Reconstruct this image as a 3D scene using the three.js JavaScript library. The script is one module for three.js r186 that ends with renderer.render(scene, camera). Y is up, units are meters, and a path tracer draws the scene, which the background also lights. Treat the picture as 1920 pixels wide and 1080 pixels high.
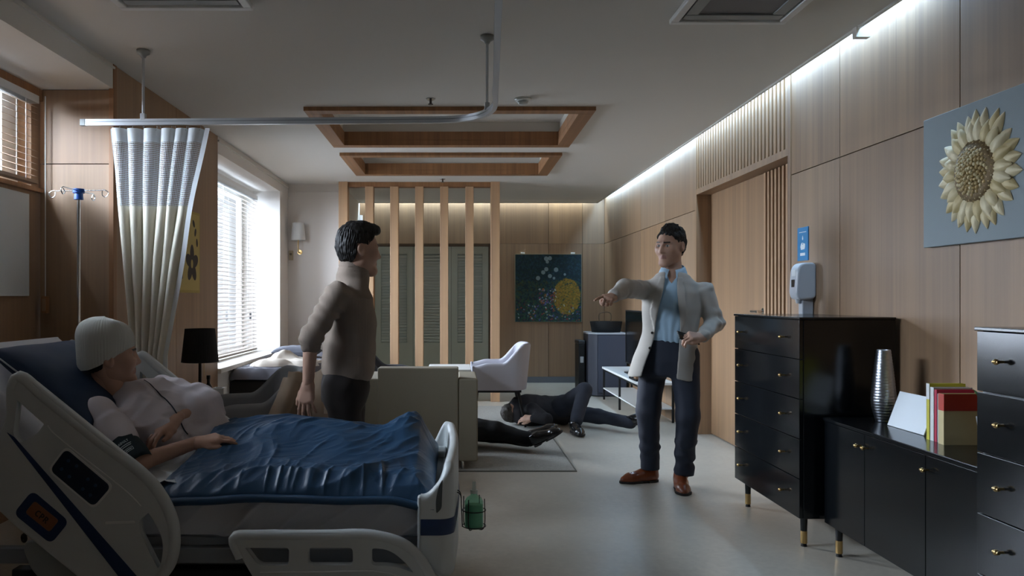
import * as THREE from 'three';
import { mergeGeometries, mergeVertices, toCreasedNormals } from 'three/addons/utils/BufferGeometryUtils.js';
import { RoundedBoxGeometry } from 'three/addons/geometries/RoundedBoxGeometry.js';
import { RectAreaLightUniformsLib } from 'three/addons/lights/RectAreaLightUniformsLib.js';

// ------------------------------------------------------------------ camera, sky, light, exposure
// The room runs away from the camera along -z. x is to the right, y up, metres. "d" below is a distance into the room (z = -d).
const EYE = 1.26;
const scene = new THREE.Scene();
const camera = new THREE.PerspectiveCamera(2 * Math.atan(540 / 1500) * 180 / Math.PI, 1920 / 1080, 0.05, 100);
camera.position.set(0, EYE, 0);
camera.lookAt(0, EYE, -10);
camera.setViewOffset(1920, 1080, 108, -20, 1920, 1080);   // lens shift
camera.updateProjectionMatrix();
const renderer = new THREE.WebGLRenderer({ antialias: true });
renderer.toneMapping = THREE.LinearToneMapping;
renderer.toneMappingExposure = 1.1;
renderer.shadowMap.enabled = true;
RectAreaLightUniformsLib.init();
scene.background = new THREE.Color().setRGB(0.62, 0.68, 0.76);  // overcast sky outside the windows
scene.backgroundIntensity = 1.0;

function rectLight(name, hex, intensity, w, h, pos, target) {
  const l = new THREE.RectAreaLight(hex, intensity, w, h);
  l.name = name; l.position.set(pos[0], pos[1], -pos[2]); scene.add(l);
  l.lookAt(target[0], target[1], -target[2]);
  return l;
}
// daylight: the sky outside the two windows of the left wall, and a low, hazy sun slanting in through the far one
rectLight('daylight_far_window', 0xd3e2f5, 38, 6.5, 3.2, [-4.6, 2.3, 8.6], [-1.2, 1.5, 7.6]);
rectLight('daylight_near_window', 0xd3e2f5, 84, 2.6, 1.5, [-3.3, 2.95, 3.75], [-1.6, 1.4, 3.9]);
{
  const sun = new THREE.DirectionalLight(0xe9edf2, 3.2); sun.name = 'hazy_sun';
  sun.position.set(-7.7, 3.8, -12.0); sun.target.position.set(0.5, 0.9, -6.0); sun.castShadow = true; sun.shadow.radius = 26;
  sun.shadow.mapSize.set(2048, 2048); Object.assign(sun.shadow.camera, { left: -7, right: 7, top: 5, bottom: -5, near: 0.5, far: 30 });
  scene.add(sun, sun.target);
}

// ------------------------------------------------------------------ helpers
let seed = 7;
function rnd() { seed = (seed * 1664525 + 1013904223) >>> 0; return seed / 4294967296; }
const rr = (a, b) => a + (b - a) * rnd();
const lerp = (a, b, t) => a + (b - a) * t;
const clamp = (x, a, b) => Math.min(b, Math.max(a, x));
const sstep = (a, b, x) => { const t = clamp((x - a) / (b - a), 0, 1); return t * t * (3 - 2 * t); };
function hash3(x, y, z) { let h = Math.imul(x, 374761393) + Math.imul(y, 668265263) + Math.imul(z, 2147483647 ^ 0x5bd1e995) | 0; h = Math.imul(h ^ (h >>> 13), 1274126177); h ^= h >>> 16; return (h >>> 0) / 4294967296; }
function noise(x, y = 0, z = 0) {   // value noise, -1..1
  const xi = Math.floor(x), yi = Math.floor(y), zi = Math.floor(z);
  let fx = x - xi, fy = y - yi, fz = z - zi;
  fx = fx * fx * (3 - 2 * fx); fy = fy * fy * (3 - 2 * fy); fz = fz * fz * (3 - 2 * fz);
  const c = (a, b, e) => hash3(xi + a, yi + b, zi + e);
  const x0 = lerp(lerp(c(0, 0, 0), c(1, 0, 0), fx), lerp(c(0, 1, 0), c(1, 1, 0), fx), fy);
  const x1 = lerp(lerp(c(0, 0, 1), c(1, 0, 1), fx), lerp(c(0, 1, 1), c(1, 1, 1), fx), fy);
  return lerp(x0, x1, fz) * 2 - 1;
}
const fbm = (x, y, z = 0, o = 4) => { let s = 0, a = 0.5, f = 1; for (let i = 0; i < o; i++) { s += a * noise(x * f, y * f, z * f + i * 7.3); a *= 0.5; f *= 2.03; } return s; };

const used = {};
function numbered(n) { const k = used[n] = (used[n] ?? -1) + 1; return k ? `${n}_${String(k).padStart(3, '0')}` : n; }
function tag(o, label, category, group, kind) {
  if (label) o.userData.label = label;
  if (category) o.userData.category = category;
  if (group) o.userData.group = group;
  if (kind) o.userData.kind = kind;
  return o;
}
function shadows(o) { o.traverse(m => { if (m.isMesh) { m.castShadow = true; m.receiveShadow = true; } }); return o; }
// a thing: a Group at its base; position is (x, y, d)
function thing(name, label, category, [x, y, d] = [0, 0, 0], turn = 0, group) {
  const o = new THREE.Group(); o.name = numbered(name); scene.add(o);
  o.position.set(x, y, -d); o.rotation.y = turn;
  return tag(o, label, category, group);
}
function mesh(name, geo, mat, parent) {
  if (Array.isArray(geo)) geo = merge(geo);
  const m = new THREE.Mesh(geo, mat); m.castShadow = m.receiveShadow = true;
  m.name = parent ? name : numbered(name);
  (parent ?? scene).add(m);
  return m;
}
function struct(name, geo, mat, label) {
  const o = geo ? mesh(name, geo, mat) : (() => { const g = new THREE.Group(); g.name = numbered(name); scene.add(g); return g; })();
  o.userData.kind = 'structure';
  if (label) o.userData.label = label;
  return o;
}
function merge(list) {
  const a = list.map(g => { const n = g.index ? g.toNonIndexed() : g.clone(); for (const k of Object.keys(n.attributes)) if (!['position', 'normal', 'uv'].includes(k)) n.deleteAttribute(k); if (!n.attributes.uv) metric(n); return n; });
  return mergeGeometries(a);
}
// uv in metres from the dominant axis of every triangle
function metric(g, offU = 0, offV = 0, swap = false) {
  if (g.index) { const n = g.toNonIndexed(); g.index = null; for (const k of Object.keys(n.attributes)) g.setAttribute(k, n.attributes[k]); }
  const p = g.attributes.position, n = p.count, uv = new Float32Array(n * 2);
  const a = new THREE.Vector3(), b = new THREE.Vector3(), c = new THREE.Vector3();
  for (let i = 0; i + 2 < n; i += 3) {
    a.fromBufferAttribute(p, i); b.fromBufferAttribute(p, i + 1).sub(a); c.fromBufferAttribute(p, i + 2).sub(a); b.cross(c);
    const ax = Math.abs(b.x), ay = Math.abs(b.y), az = Math.abs(b.z);
    for (let k = i; k < i + 3; k++) {
      const x = p.getX(k), y = p.getY(k), z = p.getZ(k);
      let u, v; if (ax >= ay && ax >= az) { u = z; v = y; } else if (ay >= az) { u = x; v = z; } else { u = x; v = y; }
      uv[2 * k] = (swap ? v : u) + offU; uv[2 * k + 1] = (swap ? u : v) + offV;
    }
  }
  g.setAttribute('uv', new THREE.BufferAttribute(uv, 2));
  return g;
}
// axis-aligned box by its extents (x0..x1, y0..y1, d0..d1)
function bx(x0, x1, y0, y1, d0, d1, r = 0) {
  const w = Math.abs(x1 - x0), h = Math.abs(y1 - y0), e = Math.abs(d1 - d0);
  const g = r > 0 ? new RoundedBoxGeometry(w, h, e, 2, Math.min(r, w / 2.01, h / 2.01, e / 2.01)) : new THREE.BoxGeometry(w, h, e);
  const n = g.index ? g.toNonIndexed() : g;
  n.translate((x0 + x1) / 2, (y0 + y1) / 2, -(d0 + d1) / 2);
  return metric(n);
}
function cyl(r0, r1, h, x = 0, y = 0, d = 0, seg = 20, open = false) {   // y is the bottom; r0 bottom, r1 top
  const g = new THREE.CylinderGeometry(r1, r0, h, seg, 1, open); g.translate(x, y + h / 2, -d); return g;
}
const P3 = (x, y, d) => new THREE.Vector3(x, y, -d);
function tube(points, r, seg = 24, rad = 8, closed = false) {
  const c = new THREE.CatmullRomCurve3(points, closed, 'centripetal');
  return new THREE.TubeGeometry(c, seg, r, rad, closed);
}
function rod(a, b, r0, r1 = r0, seg = 10) {
  const dir = b.clone().sub(a), g = new THREE.CylinderGeometry(r1, r0, dir.length(), seg);
  g.applyQuaternion(new THREE.Quaternion().setFromUnitVectors(new THREE.Vector3(0, 1, 0), dir.clone().normalize()));
  const m = a.clone().add(b).multiplyScalar(0.5); g.translate(m.x, m.y, m.z); return g;
}
function lathe(pts, seg = 40) { return new THREE.LatheGeometry(pts.map(p => new THREE.Vector2(p[0], p[1])), seg); }
function at(g, x, y, d, ry = 0, rx = 0, rz = 0) { g.rotateX(rx); g.rotateZ(rz); g.rotateY(ry); g.translate(x, y, -d); return g; }
function grid(nu, nv, fn, closeU = false) {
  const pos = [], uv = [], idx = [];
  for (let j = 0; j <= nv; j++) for (let i = 0; i <= nu; i++) { const p = fn(i / nu, j / nv); pos.push(p[0], p[1], p[2]); uv.push(p[3] ?? i / nu, p[4] ?? j / nv); }
  const w = nu + 1;
  for (let j = 0; j < nv; j++) for (let i = 0; i < nu; i++) { const a = j * w + i; idx.push(a, a + 1, a + w, a + 1, a + w + 1, a + w); }
  const g = new THREE.BufferGeometry();
  g.setAttribute('position', new THREE.Float32BufferAttribute(pos, 3)); g.setAttribute('uv', new THREE.Float32BufferAttribute(uv, 2)); g.setIndex(idx);
  if (closeU) { // weld the seam for normals
    g.computeVertexNormals(); const n = g.attributes.normal;
    for (let j = 0; j <= nv; j++) { const a = j * w, b = a + nu; const s = new THREE.Vector3(n.getX(a) + n.getX(b), n.getY(a) + n.getY(b), n.getZ(a) + n.getZ(b)).normalize(); n.setXYZ(a, s.x, s.y, s.z); n.setXYZ(b, s.x, s.y, s.z); }
  } else g.computeVertexNormals();
  return g;
}
function extrude(shape, depth, bevel = 0.004, seg = 2, curve = 10) {
  return new THREE.ExtrudeGeometry(shape, { depth: Math.max(depth - 2 * bevel, 1e-4), bevelEnabled: bevel > 0, bevelThickness: bevel, bevelSize: bevel, bevelOffset: -bevel, bevelSegments: seg, curveSegments: curve }).translate(0, 0, bevel);
}
function roundPoly(pts, r) {   // closed polygon [x, y, radius?] with rounded corners, as a Shape / Path filler
  const s = new THREE.Shape(); return roundInto(s, pts, r);
}
function roundInto(s, pts, r) {
  const n = pts.length;
  for (let i = 0; i < n; i++) {
    const p = pts[i], a = pts[(i + n - 1) % n], b = pts[(i + 1) % n], rad = p[2] ?? r;
    const la = Math.hypot(a[0] - p[0], a[1] - p[1]), lb = Math.hypot(b[0] - p[0], b[1] - p[1]);
    const ka = Math.min(rad, la / 2) / la, kb = Math.min(rad, lb / 2) / lb;
    const x0 = p[0] + (a[0] - p[0]) * ka, y0 = p[1] + (a[1] - p[1]) * ka, x1 = p[0] + (b[0] - p[0]) * kb, y1 = p[1] + (b[1] - p[1]) * kb;
    if (i) s.lineTo(x0, y0); else s.moveTo(x0, y0);
    s.quadraticCurveTo(p[0], p[1], x1, y1);
  }
  s.closePath(); return s;
}

// ------------------------------------------------------------------ textures
function dataTex(w, h, fn, srgb = true) {
  const a = new Uint8Array(w * h * 4);
  for (let j = 0; j < h; j++) for (let i = 0; i < w; i++) { const c = fn(i / w, j / h, i, j), k = (j * w + i) * 4; a[k] = clamp(c[0], 0, 255); a[k + 1] = clamp(c[1], 0, 255); a[k + 2] = clamp(c[2], 0, 255); a[k + 3] = 255; }
  const t = new THREE.DataTexture(a, w, h); t.magFilter = THREE.LinearFilter; t.minFilter = THREE.LinearFilter; t.wrapS = t.wrapT = THREE.RepeatWrapping;
  if (srgb) t.colorSpace = THREE.SRGBColorSpace; t.needsUpdate = true; return t;
}
function rep(t, u, v) { const c = t.clone(); c.repeat.set(u, v); c.needsUpdate = true; return c; }
// noise that repeats over [0,1): blends four shifted samples
function tileNoise(u, v, fu, fv, s) {
  const n = (x, y) => fbm(x * fu, y * fv, s, 4);
  const a = sstep(0, 1, u), b = sstep(0, 1, v);
  return lerp(lerp(n(u + 1, v + 1), n(u, v + 1), a), lerp(n(u + 1, v), n(u, v), a), b);
}
function woodTex(r, g, b, amp) {
  return dataTex(512, 512, (u, v) => {
    const grain = tileNoise(u, v, 90, 2.2, 3) * 0.75 + tileNoise(u, v, 26, 1.1, 9) * 0.9 + tileNoise(u, v, 6, 0.8, 15) * 0.5;
    const k = 1 + grain * amp; return [r * k, g * k, b * k * (1 - grain * 0.03)];
  });
}
const texOak = woodTex(158, 130, 103, 0.13), texOakDark = woodTex(150, 108, 72, 0.18);
const texSlat = woodTex(182, 147, 113, 0.12);
const texFine = dataTex(256, 256, (u, v) => { const k = 128 + tileNoise(u, v, 40, 40, 5) * 120; return [k, k, k]; }, false);
const texWeave = dataTex(128, 128, (u, v, i, j) => { const k = 128 + 70 * Math.sin(i / 128 * Math.PI * 2 * 16) * Math.sin(j / 128 * Math.PI * 2 * 16) + rr(-30, 30); return [k, k, k]; }, false);
const texKnit = dataTex(256, 256, (u, v) => { const r = Math.abs(Math.sin(u * Math.PI * 32)), s = Math.sin((v * 48 + Math.abs(((u * 32) % 1) - 0.5) * 2) * Math.PI * 2); const k = 60 + 130 * r + 35 * s * r; return [k, k, k]; }, false);
const texFloor = dataTex(512, 512, (u, v) => { const m = tileNoise(u, v, 5, 5, 21), f = rr(-1, 1), s = tileNoise(u, v, 60, 60, 4); const k = 1 + m * 0.05 + s * 0.05 + f * 0.012; return [196 * k, 190 * k, 177 * k]; });
const texRug = dataTex(256, 256, (u, v, i, j) => { const k = 1 + 0.10 * tileNoise(u, v, 50, 50, 2) + rr(-0.09, 0.09) + ((j % 8) < 1 ? -0.06 : 0); return [158 * k, 157 * k, 150 * k]; });

const mats = {};
function M(color, rough = 0.6, o = {}) { return new THREE.MeshStandardMaterial({ color, roughness: rough, ...o }); }
function MP(color, rough = 0.6, o = {}) { return new THREE.MeshPhysicalMaterial({ color, roughness: rough, ...o }); }
const tOak = rep(texOak, 0.9, 0.45), tOakD = rep(texOakDark, 1.2, 0.5);
mats.oak = M(0xffffff, 0.5, { map: tOak, bumpMap: tOak, bumpScale: 0.0004 });
mats.oakB = M(0xf2ece6, 0.5, { map: tOak, bumpMap: tOak, bumpScale: 0.0004 });
mats.oakC = M(0xfff6ea, 0.48, { map: tOak, bumpMap: tOak, bumpScale: 0.0004 });
mats.frameWood = M(0xffffff, 0.5, { map: tOakD });
mats.slatWood = M(0xffffff, 0.5, { map: rep(texSlat, 0.9, 0.45) });
mats.joint = M(0x3a2c20, 0.8);
mats.ceiling = M(0xd9d6cf, 0.9, { bumpMap: rep(texFine, 4, 4), bumpScale: 0.0006 });
mats.wallWhite = M(0xd8d4cf, 0.85, { bumpMap: rep(texFine, 4, 4), bumpScale: 0.0005 });
mats.floor = MP(0xffffff, 0.32, { map: rep(texFloor, 0.8, 0.8), bumpMap: rep(texFine, 2, 2), bumpScale: 0.0003 });
mats.rug = M(0xffffff, 0.95, { map: rep(texRug, 2, 2), bumpMap: rep(texFine, 6, 6), bumpScale: 0.003 });
mats.white = M(0xe2e4e2, 0.4);
mats.alu = M(0xc9ced2, 0.35, { metalness: 0.7 });
mats.chrome = M(0xd8dadc, 0.18, { metalness: 1 });
mats.brass = M(0xc7a873, 0.28, { metalness: 1 });
mats.black = M(0x0b0c0d, 0.5);
mats.lacquer = MP(0x0b0e11, 0.17);
mats.plastic = M(0xc8cdcc, 0.42);
mats.plasticGrey = M(0x9aa09f, 0.5);
mats.plasticDark = M(0x54595a, 0.55);
mats.navy = M(0x14305a, 0.45);
mats.baseboard = M(0x6b6e74, 0.6);
// ------------------------------------------------------------------ the room
const H = 2.69;                     // ceiling
const XR = 2.25, XL = -2.08, XW = -2.54, DB = 12.0, DN = -1.6;
const SEAM = 2.085;                 // height of the horizontal joint in the wood panelling
const JW = 0.006;                   // joint width

struct('floor', metric(bx(-3.0, 2.75, -0.12, 0, DN - 0.2, DB + 0.3)), mats.floor, 'pale grey polished vinyl floor');

// ceiling slab with two openings for the coffers and a gap (cove) along the right and back walls
{
  const s = new THREE.Shape(); const q = (p, x0, x1, d0, d1) => { p.moveTo(x0, d0); p.lineTo(x1, d0); p.lineTo(x1, d1); p.lineTo(x0, d1); p.closePath(); };
  q(s, -2.60, 2.13, DN, 11.88);
  for (const [d0, d1] of [[6.04, 7.34], [7.91, 9.05]]) { const h = new THREE.Path(); h.moveTo(-1.03, d0); h.lineTo(-1.03, d1); h.lineTo(0.97, d1); h.lineTo(0.97, d0); h.closePath(); s.holes.push(h); }
  const g = new THREE.ExtrudeGeometry(s, { depth: 0.05, bevelEnabled: false });
  g.rotateX(-Math.PI / 2); g.translate(0, H, 0);          // shape y -> -z, depth -> +y
  const c = struct('ceiling', metric(g), mats.ceiling, 'white plasterboard ceiling with a lit gap along the wood walls');
  mesh('upper_slab', bx(-3.0, 2.75, 3.02, 3.14, DN - 0.2, DB + 0.3), mats.ceiling, c);
  mesh('edge_band', bx(2.115, 2.13, H - 0.012, H + 0.06, DN, 11.88), mats.ceiling, c);
  mesh('edge_band', bx(-1.42, 2.13, H - 0.012, H + 0.06, 11.865, 11.88), mats.ceiling, c);
  mesh('cove_divider', bx(2.11, 2.185, H - 0.055, H + 0.05, 4.20, 4.24), mats.ceiling, c);
}

// panelled wall builder: backing + separate panels with open joints. Wall normal axis: 'x' (faces -x or +x) or 'z' (faces the camera)
function panels(parent, axis, plane, thick, us, ys, mlist = [mats.oak, mats.oakB, mats.oakC]) {
  let k = 0;
  for (let i = 0; i + 1 < us.length; i++) for (let j = 0; j + 1 < ys.length; j++) {
    const u0 = us[i] + JW / 2, u1 = us[i + 1] - JW / 2, y0 = ys[j] + (j ? JW / 2 : 0), y1 = ys[j + 1] - JW / 2;
    const g = axis === 'x' ? bx(Math.min(plane, plane + thick), Math.max(plane, plane + thick), y0, y1, u0, u1, 0) : bx(u0, u1, y0, y1, Math.min(plane, plane + thick), Math.max(plane, plane + thick));
    metric(g, rnd() * 3, rnd() * 3);
    mesh('wood_panel', g, mlist[k++ % mlist.length], parent);
  }
}
// right wall
{
  const w = struct('wall_right', bx(XR + 0.02, XR + 0.3, 0, 3.05, DN - 0.2, 5.36), mats.joint, 'wood panelled wall with fine dark joints');
  mesh('backing', bx(XR + 0.02, XR + 0.3, 0, 3.05, 7.46, DB + 0.3), mats.joint, w);
  mesh('backing', bx(XR + 0.17, XR + 0.3, 0, 3.05, 5.36, 7.46), mats.joint, w);
  panels(w, 'x', XR, 0.02, [DN, -0.85, 0.25, 1.35, 2.45, 3.56, 4.67, 5.345], [0, SEAM, 3.03]);
  panels(w, 'x', XR, 0.02, [7.475, 8.55, 9.65, 10.75, DB], [0, SEAM, 3.03]);
  // plain edge strips of the door recess
  mesh('edge_strip', bx(XR - 0.004, XR + 0.17, 0, 3.03, 5.348, 5.392), mats.oakB, w);
  mesh('edge_strip', bx(XR - 0.004, XR + 0.17, 0, 3.03, 7.43, 7.474), mats.oakB, w);
  // ribbed panel above the door
  mesh('rib_backing', bx(XR + 0.03, XR + 0.17, 2.24, 3.03, 5.39, 7.432), mats.oakB, w);
  mesh('bottom_rail', bx(XR - 0.002, XR + 0.17, 2.225, 2.275, 5.39, 7.432), mats.oakB, w);
  const n = 30, rib = bx(-0.001, 0.03, 2.275, 3.03, -0.019, 0.019, 0.002);
  for (let i = 0; i < n; i++) { const m = mesh('rib', rib, i % 2 ? mats.oakC : mats.oakB, w); m.position.set(XR, 0, -lerp(5.42, 7.40, i / (n - 1))); }
}
{ // sliding door in the recess
  const w = struct('door_1', null, null, 'flush wooden sliding door with a slatted fixed side panel');
  mesh('door_leaf', bx(XR + 0.135, XR + 0.17, 0.01, 2.225, 6.13, 7.43), mats.oakC, w);
  mesh('side_backing', bx(XR + 0.155, XR + 0.17, 0, 2.225, 5.39, 6.125), mats.joint, w);
  const sl = bx(XR + 0.115, XR + 0.155, 0.01, 2.22, -0.017, 0.017, 0.003);
  for (let i = 0; i < 11; i++) { const m = mesh('door_slat', sl, mats.slatWood, w); m.position.z = -(5.43 + i * 0.067); }
  const h = mesh('handle', merge([rod(P3(XR + 0.135, 1.16, 6.16), P3(XR + 0.07, 1.16, 6.16), 0.012), rod(P3(XR + 0.08, 1.16, 6.14), P3(XR + 0.08, 1.16, 6.28), 0.011), at(cyl(0.028, 0.028, 0.01), XR + 0.133, 1.16, 6.16, 0, 0, Math.PI / 2)]), mats.chrome, w);
  h.userData.label = 'chrome lever handle';
}
// back wall
{
  const w = struct('wall_back', bx(-1.6, 2.55, 0, 3.05, DB + 0.025, DB + 0.3), mats.joint, 'wood panelled end wall');
  panels(w, 'z', DB, 0.02, [-1.42, -1.23], [0, SEAM, 3.03]);
  panels(w, 'z', DB, 0.02, [-1.23, 0.55, 1.41, 1.92, XR], [SEAM, 3.03]);
  panels(w, 'z', DB, 0.02, [0.55, 1.41, 1.92, XR], [0, SEAM]);
  struct('baseboard_back', bx(0.56, XR, 0, 0.09, DB - 0.012, DB), mats.baseboard);
}
{ // glazed double door behind the slat screen
  const w = struct('door_2', null, null, 'grey-green glazed double door with inner louvre blinds');
  const gm = M(0xb4baae, 0.55), fr = M(0x5c4a38, 0.55);
  const glass = MP(0xb6c2be, 0.2, { clearcoat: 0.4 });
  mesh('door_frame', merge([bx(-1.235, -1.195, 0, 2.085, DB - 0.03, DB + 0.02), bx(0.515, 0.555, 0, 2.085, DB - 0.03, DB + 0.02), bx(-1.235, 0.555, 2.045, 2.085, DB - 0.03, DB + 0.02)]), fr, w);
  for (const [a, b] of [[-1.19, -0.62], [-0.615, -0.05], [-0.045, 0.51]]) {
    const leaf = mesh('door_leaf', merge([bx(a, a + 0.09, 0.01, 2.04, DB - 0.015, DB + 0.02), bx(b - 0.09, b, 0.01, 2.04, DB - 0.015, DB + 0.02), bx(a + 0.09, b - 0.09, 1.93, 2.04, DB - 0.015, DB + 0.02), bx(a + 0.09, b - 0.09, 0.01, 0.6, DB - 0.015, DB + 0.02)]), gm, w);
    mesh('pane', bx(a + 0.09, b - 0.09, 0.6, 1.93, DB + 0.016, DB + 0.02), glass, leaf);
    const lv = at(bx(a + 0.095, b - 0.095, -0.022, 0.022, -0.001, 0.001), 0, 0, 0, 0, 0.5);
    for (let i = 0; i < 30; i++) { const m = mesh('louvre', lv, M.lv ?? (M.lv = M(0xc2c9c2, 0.6)), leaf); m.position.set(0, 0.625 + i * 0.0435, -(DB + 0.002)); }
  }
}
// left: near window wall, bulkhead, wood partition, far window recess, far walls
const windowBars = M(0xd6d8d6, 0.45), glassPane = MP(0xffffff, 0.02, { transmission: 1, thickness: 0, ior: 1.5 });
{
  const w = struct('wall_left', merge([bx(XW - 0.13, XW, 0, 1.93, DN - 0.2, 4.93), bx(XW - 0.13, XW, 2.52, 3.05, DN - 0.2, 4.93), bx(XW - 0.13, XW, 1.92, 2.53, 4.80, 4.93), bx(XW - 0.13, XW, 1.92, 2.53, DN - 0.2, 2.55)]), mats.oakB, 'wood clad window wall beside the bed');
  mesh('window_head_board', bx(XW - 0.01, XW + 0.022, 2.465, 2.535, DN, 4.895), mats.frameWood, w);
  mesh('sill_board', bx(XW - 0.02, XW + 0.03, 1.905, 1.93, 2.4, 4.893), mats.frameWood, w);
  mesh('bulkhead', bx(XW - 0.02, XL, 2.54, H + 0.005, DN, 4.90), mats.ceiling, w);
  mesh('bulkhead_bead', bx(XL, XL + 0.012, H - 0.03, H - 0.018, DN, 4.88), mats.ceiling, w);
}
{
  const w = struct('window_1', merge([bx(XW - 0.12, XW - 0.08, 1.93, 1.99, 2.55, 4.8), bx(XW - 0.12, XW - 0.08, 2.46, 2.52, 2.55, 4.8), bx(XW - 0.12, XW - 0.08, 1.99, 2.46, 4.63, 4.8), bx(XW - 0.12, XW - 0.08, 1.99, 2.46, 3.6, 3.66), bx(XW - 0.12, XW - 0.08, 1.99, 2.46, 2.55, 2.6)]), windowBars, 'white framed clerestory window beside the bed');
  mesh('pane', bx(XW - 0.102, XW - 0.098, 1.98, 2.47, 3.65, 4.64), glassPane, w);
  mesh('pane', bx(XW - 0.102, XW - 0.098, 1.98, 2.47, 2.58, 3.61), glassPane, w);
}
{ // wood partition (closet block) with its own panels
  const w = struct('wall_partition', bx(XW + 0.005, XL - 0.022, 0, 3.03, 4.922, 7.0), mats.joint, 'wood clad partition between bed and window seat');
  panels(w, 'z', 4.90, 0.02, [XW, -2.10], [0, SEAM, 2.54]);
  panels(w, 'x', XL - 0.02, 0.02, [4.92, 5.98, 7.02], [0, H]);
  mesh('corner_post', bx(-2.105, XL + 0.004, 0, H, 4.872, 4.922, 0.002), mats.frameWood, w);
  mesh('end_board', bx(XW + 0.005, XL, 0, H, 7.005, 7.03), mats.oakB, w);
}
{ // white far part of the left wall with the deep window recess
  const w = struct('wall_far_left', merge([
    bx(-2.60, XL, 0, 0.60, 7.03, 9.54), bx(-2.60, XL, 2.54, 3.03, 7.03, 9.54), bx(-2.60, XL, 0, 3.03, 9.54, 10.0),
    bx(-2.60, -1.42, 0, 3.03, 10.0, DB + 0.3), bx(-2.60, -2.4, 0.60, 0.655, 7.03, 9.54), bx(-2.60, -2.4, 2.49, 2.54, 7.03, 9.54), bx(-2.62, -2.4, 0.6, 2.54, 6.9, 7.03)]), mats.wallWhite, 'off-white painted wall round the deep window recess');
  mesh('sill_board', bx(-2.40, -2.05, 0.60, 0.645, 7.035, 9.535, 0.006), M(0xd9d6cf, 0.5), w);
  mesh('soffit_bead', bx(XL, XL + 0.014, H - 0.05, H - 0.034, 7.03, 9.99), mats.ceiling, w);
  mesh('ceiling_bead', bx(XL, -1.42, H - 0.10, H - 0.09, 9.985, 10.0), mats.wallWhite, w);
}
{
  const w = struct('window_2', merge([bx(-2.58, -2.52, 0.655, 0.72, 7.03, 9.54), bx(-2.58, -2.52, 2.43, 2.49, 7.03, 9.54), bx(-2.58, -2.52, 0.72, 2.43, 9.46, 9.54), bx(-2.58, -2.52, 0.72, 2.43, 8.25, 8.32), bx(-2.58, -2.52, 0.72, 2.43, 7.03, 7.1)]), windowBars, 'tall bright window in the deep white recess');
  mesh('pane', bx(-2.552, -2.548, 0.71, 2.44, 7.09, 8.26), glassPane, w);
  mesh('pane', bx(-2.552, -2.548, 0.71, 2.44, 8.31, 9.47), glassPane, w);
  const hb = mesh('handle', bx(-2.42, -2.398, 1.0, 1.11, 9.44, 9.46, 0.004), mats.black, w);
}
struct('wall_rear', bx(-3.0, 2.75, 0, 3.05, DN - 0.2, DN), mats.wallWhite, 'wall behind the camera');

// venetian blinds
function blind(name, label, x, d0, d1, y0, y1, n, tilt, slatMat, w, ladders) {
  const b = thing(name, label, 'blind', [x, y0, d0]);
  mesh('head_rail', bx(-0.03, 0.03, y1 - y0 - 0.045, y1 - y0, 0, d1 - d0), windowBars, b);
  mesh('bottom_rail', bx(-0.026, 0.026, 0, 0.022, 0, d1 - d0, 0.004), slatMat, b);
  const g = at(bx(-w / 2, w / 2, -0.0014, 0.0014, -(d1 - d0) / 2, (d1 - d0) / 2), 0, 0, 0, 0, 0, tilt);
  for (let i = 0; i < n; i++) { const m = mesh('slat', g, slatMat, b); m.position.set(0, 0.05 + (y1 - y0 - 0.11) * i / (n - 1), -(d1 - d0) / 2); }
  for (const l of ladders) for (const s of [-1, 1]) mesh('ladder_cord', rod(new THREE.Vector3(s * (w / 2 + 0.002), 0.01, -l), new THREE.Vector3(s * (w / 2 + 0.002), y1 - y0 - 0.04, -l), 0.0016, 0.0016, 5), windowBars, b);
  return b;
}
const blindWood = MP(0x8d745e, 0.5, {}), blindPale = MP(0x8c8176, 0.55, {});
blind('venetian_blind', 'brown wooden venetian blind at the high window beside the bed', XW + 0.06, 2.56, 4.72, 1.935, 2.455, 12, -0.38, blindWood, 0.05, [0.25, 1.1, 2.02]);
blind('venetian_blind', 'pale venetian blind in the bright recessed window beyond the partition', -2.355, 7.06, 9.46, 0.66, 2.47, 40, -0.28, blindPale, 0.05, [0.3, 1.2, 2.15]);
// pull cord in the corner beside the bed
{
  const c = thing('blind_pull_cord', 'pale pull cord with a brown wooden weight in the corner', 'cord', [XW + 0.055, 1.19, 4.86]);
  mesh('cord', rod(new THREE.Vector3(0, 0.08, 0), new THREE.Vector3(0, 1.3, 0), 0.003, 0.003, 6), windowBars, c);
  mesh('weight', bx(-0.019, 0.019, -0.02, 0.085, -0.016, 0.016, 0.005), mats.frameWood, c);
  mesh('weight_face', bx(-0.011, 0.011, -0.005, 0.068, -0.019, -0.0165, 0.001), mats.oak, c);
}
// pale board below the near window
{
  const c = thing('wall_board', 'plain pale grey board on the wood wall below the brown blind', 'board', [XW, 1.275, 3.2]);
  mesh('panel', bx(0.001, 0.022, 0, 0.605, 0, 1.54, 0.003), M(0xc9cdcc, 0.6), c);
}

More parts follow.
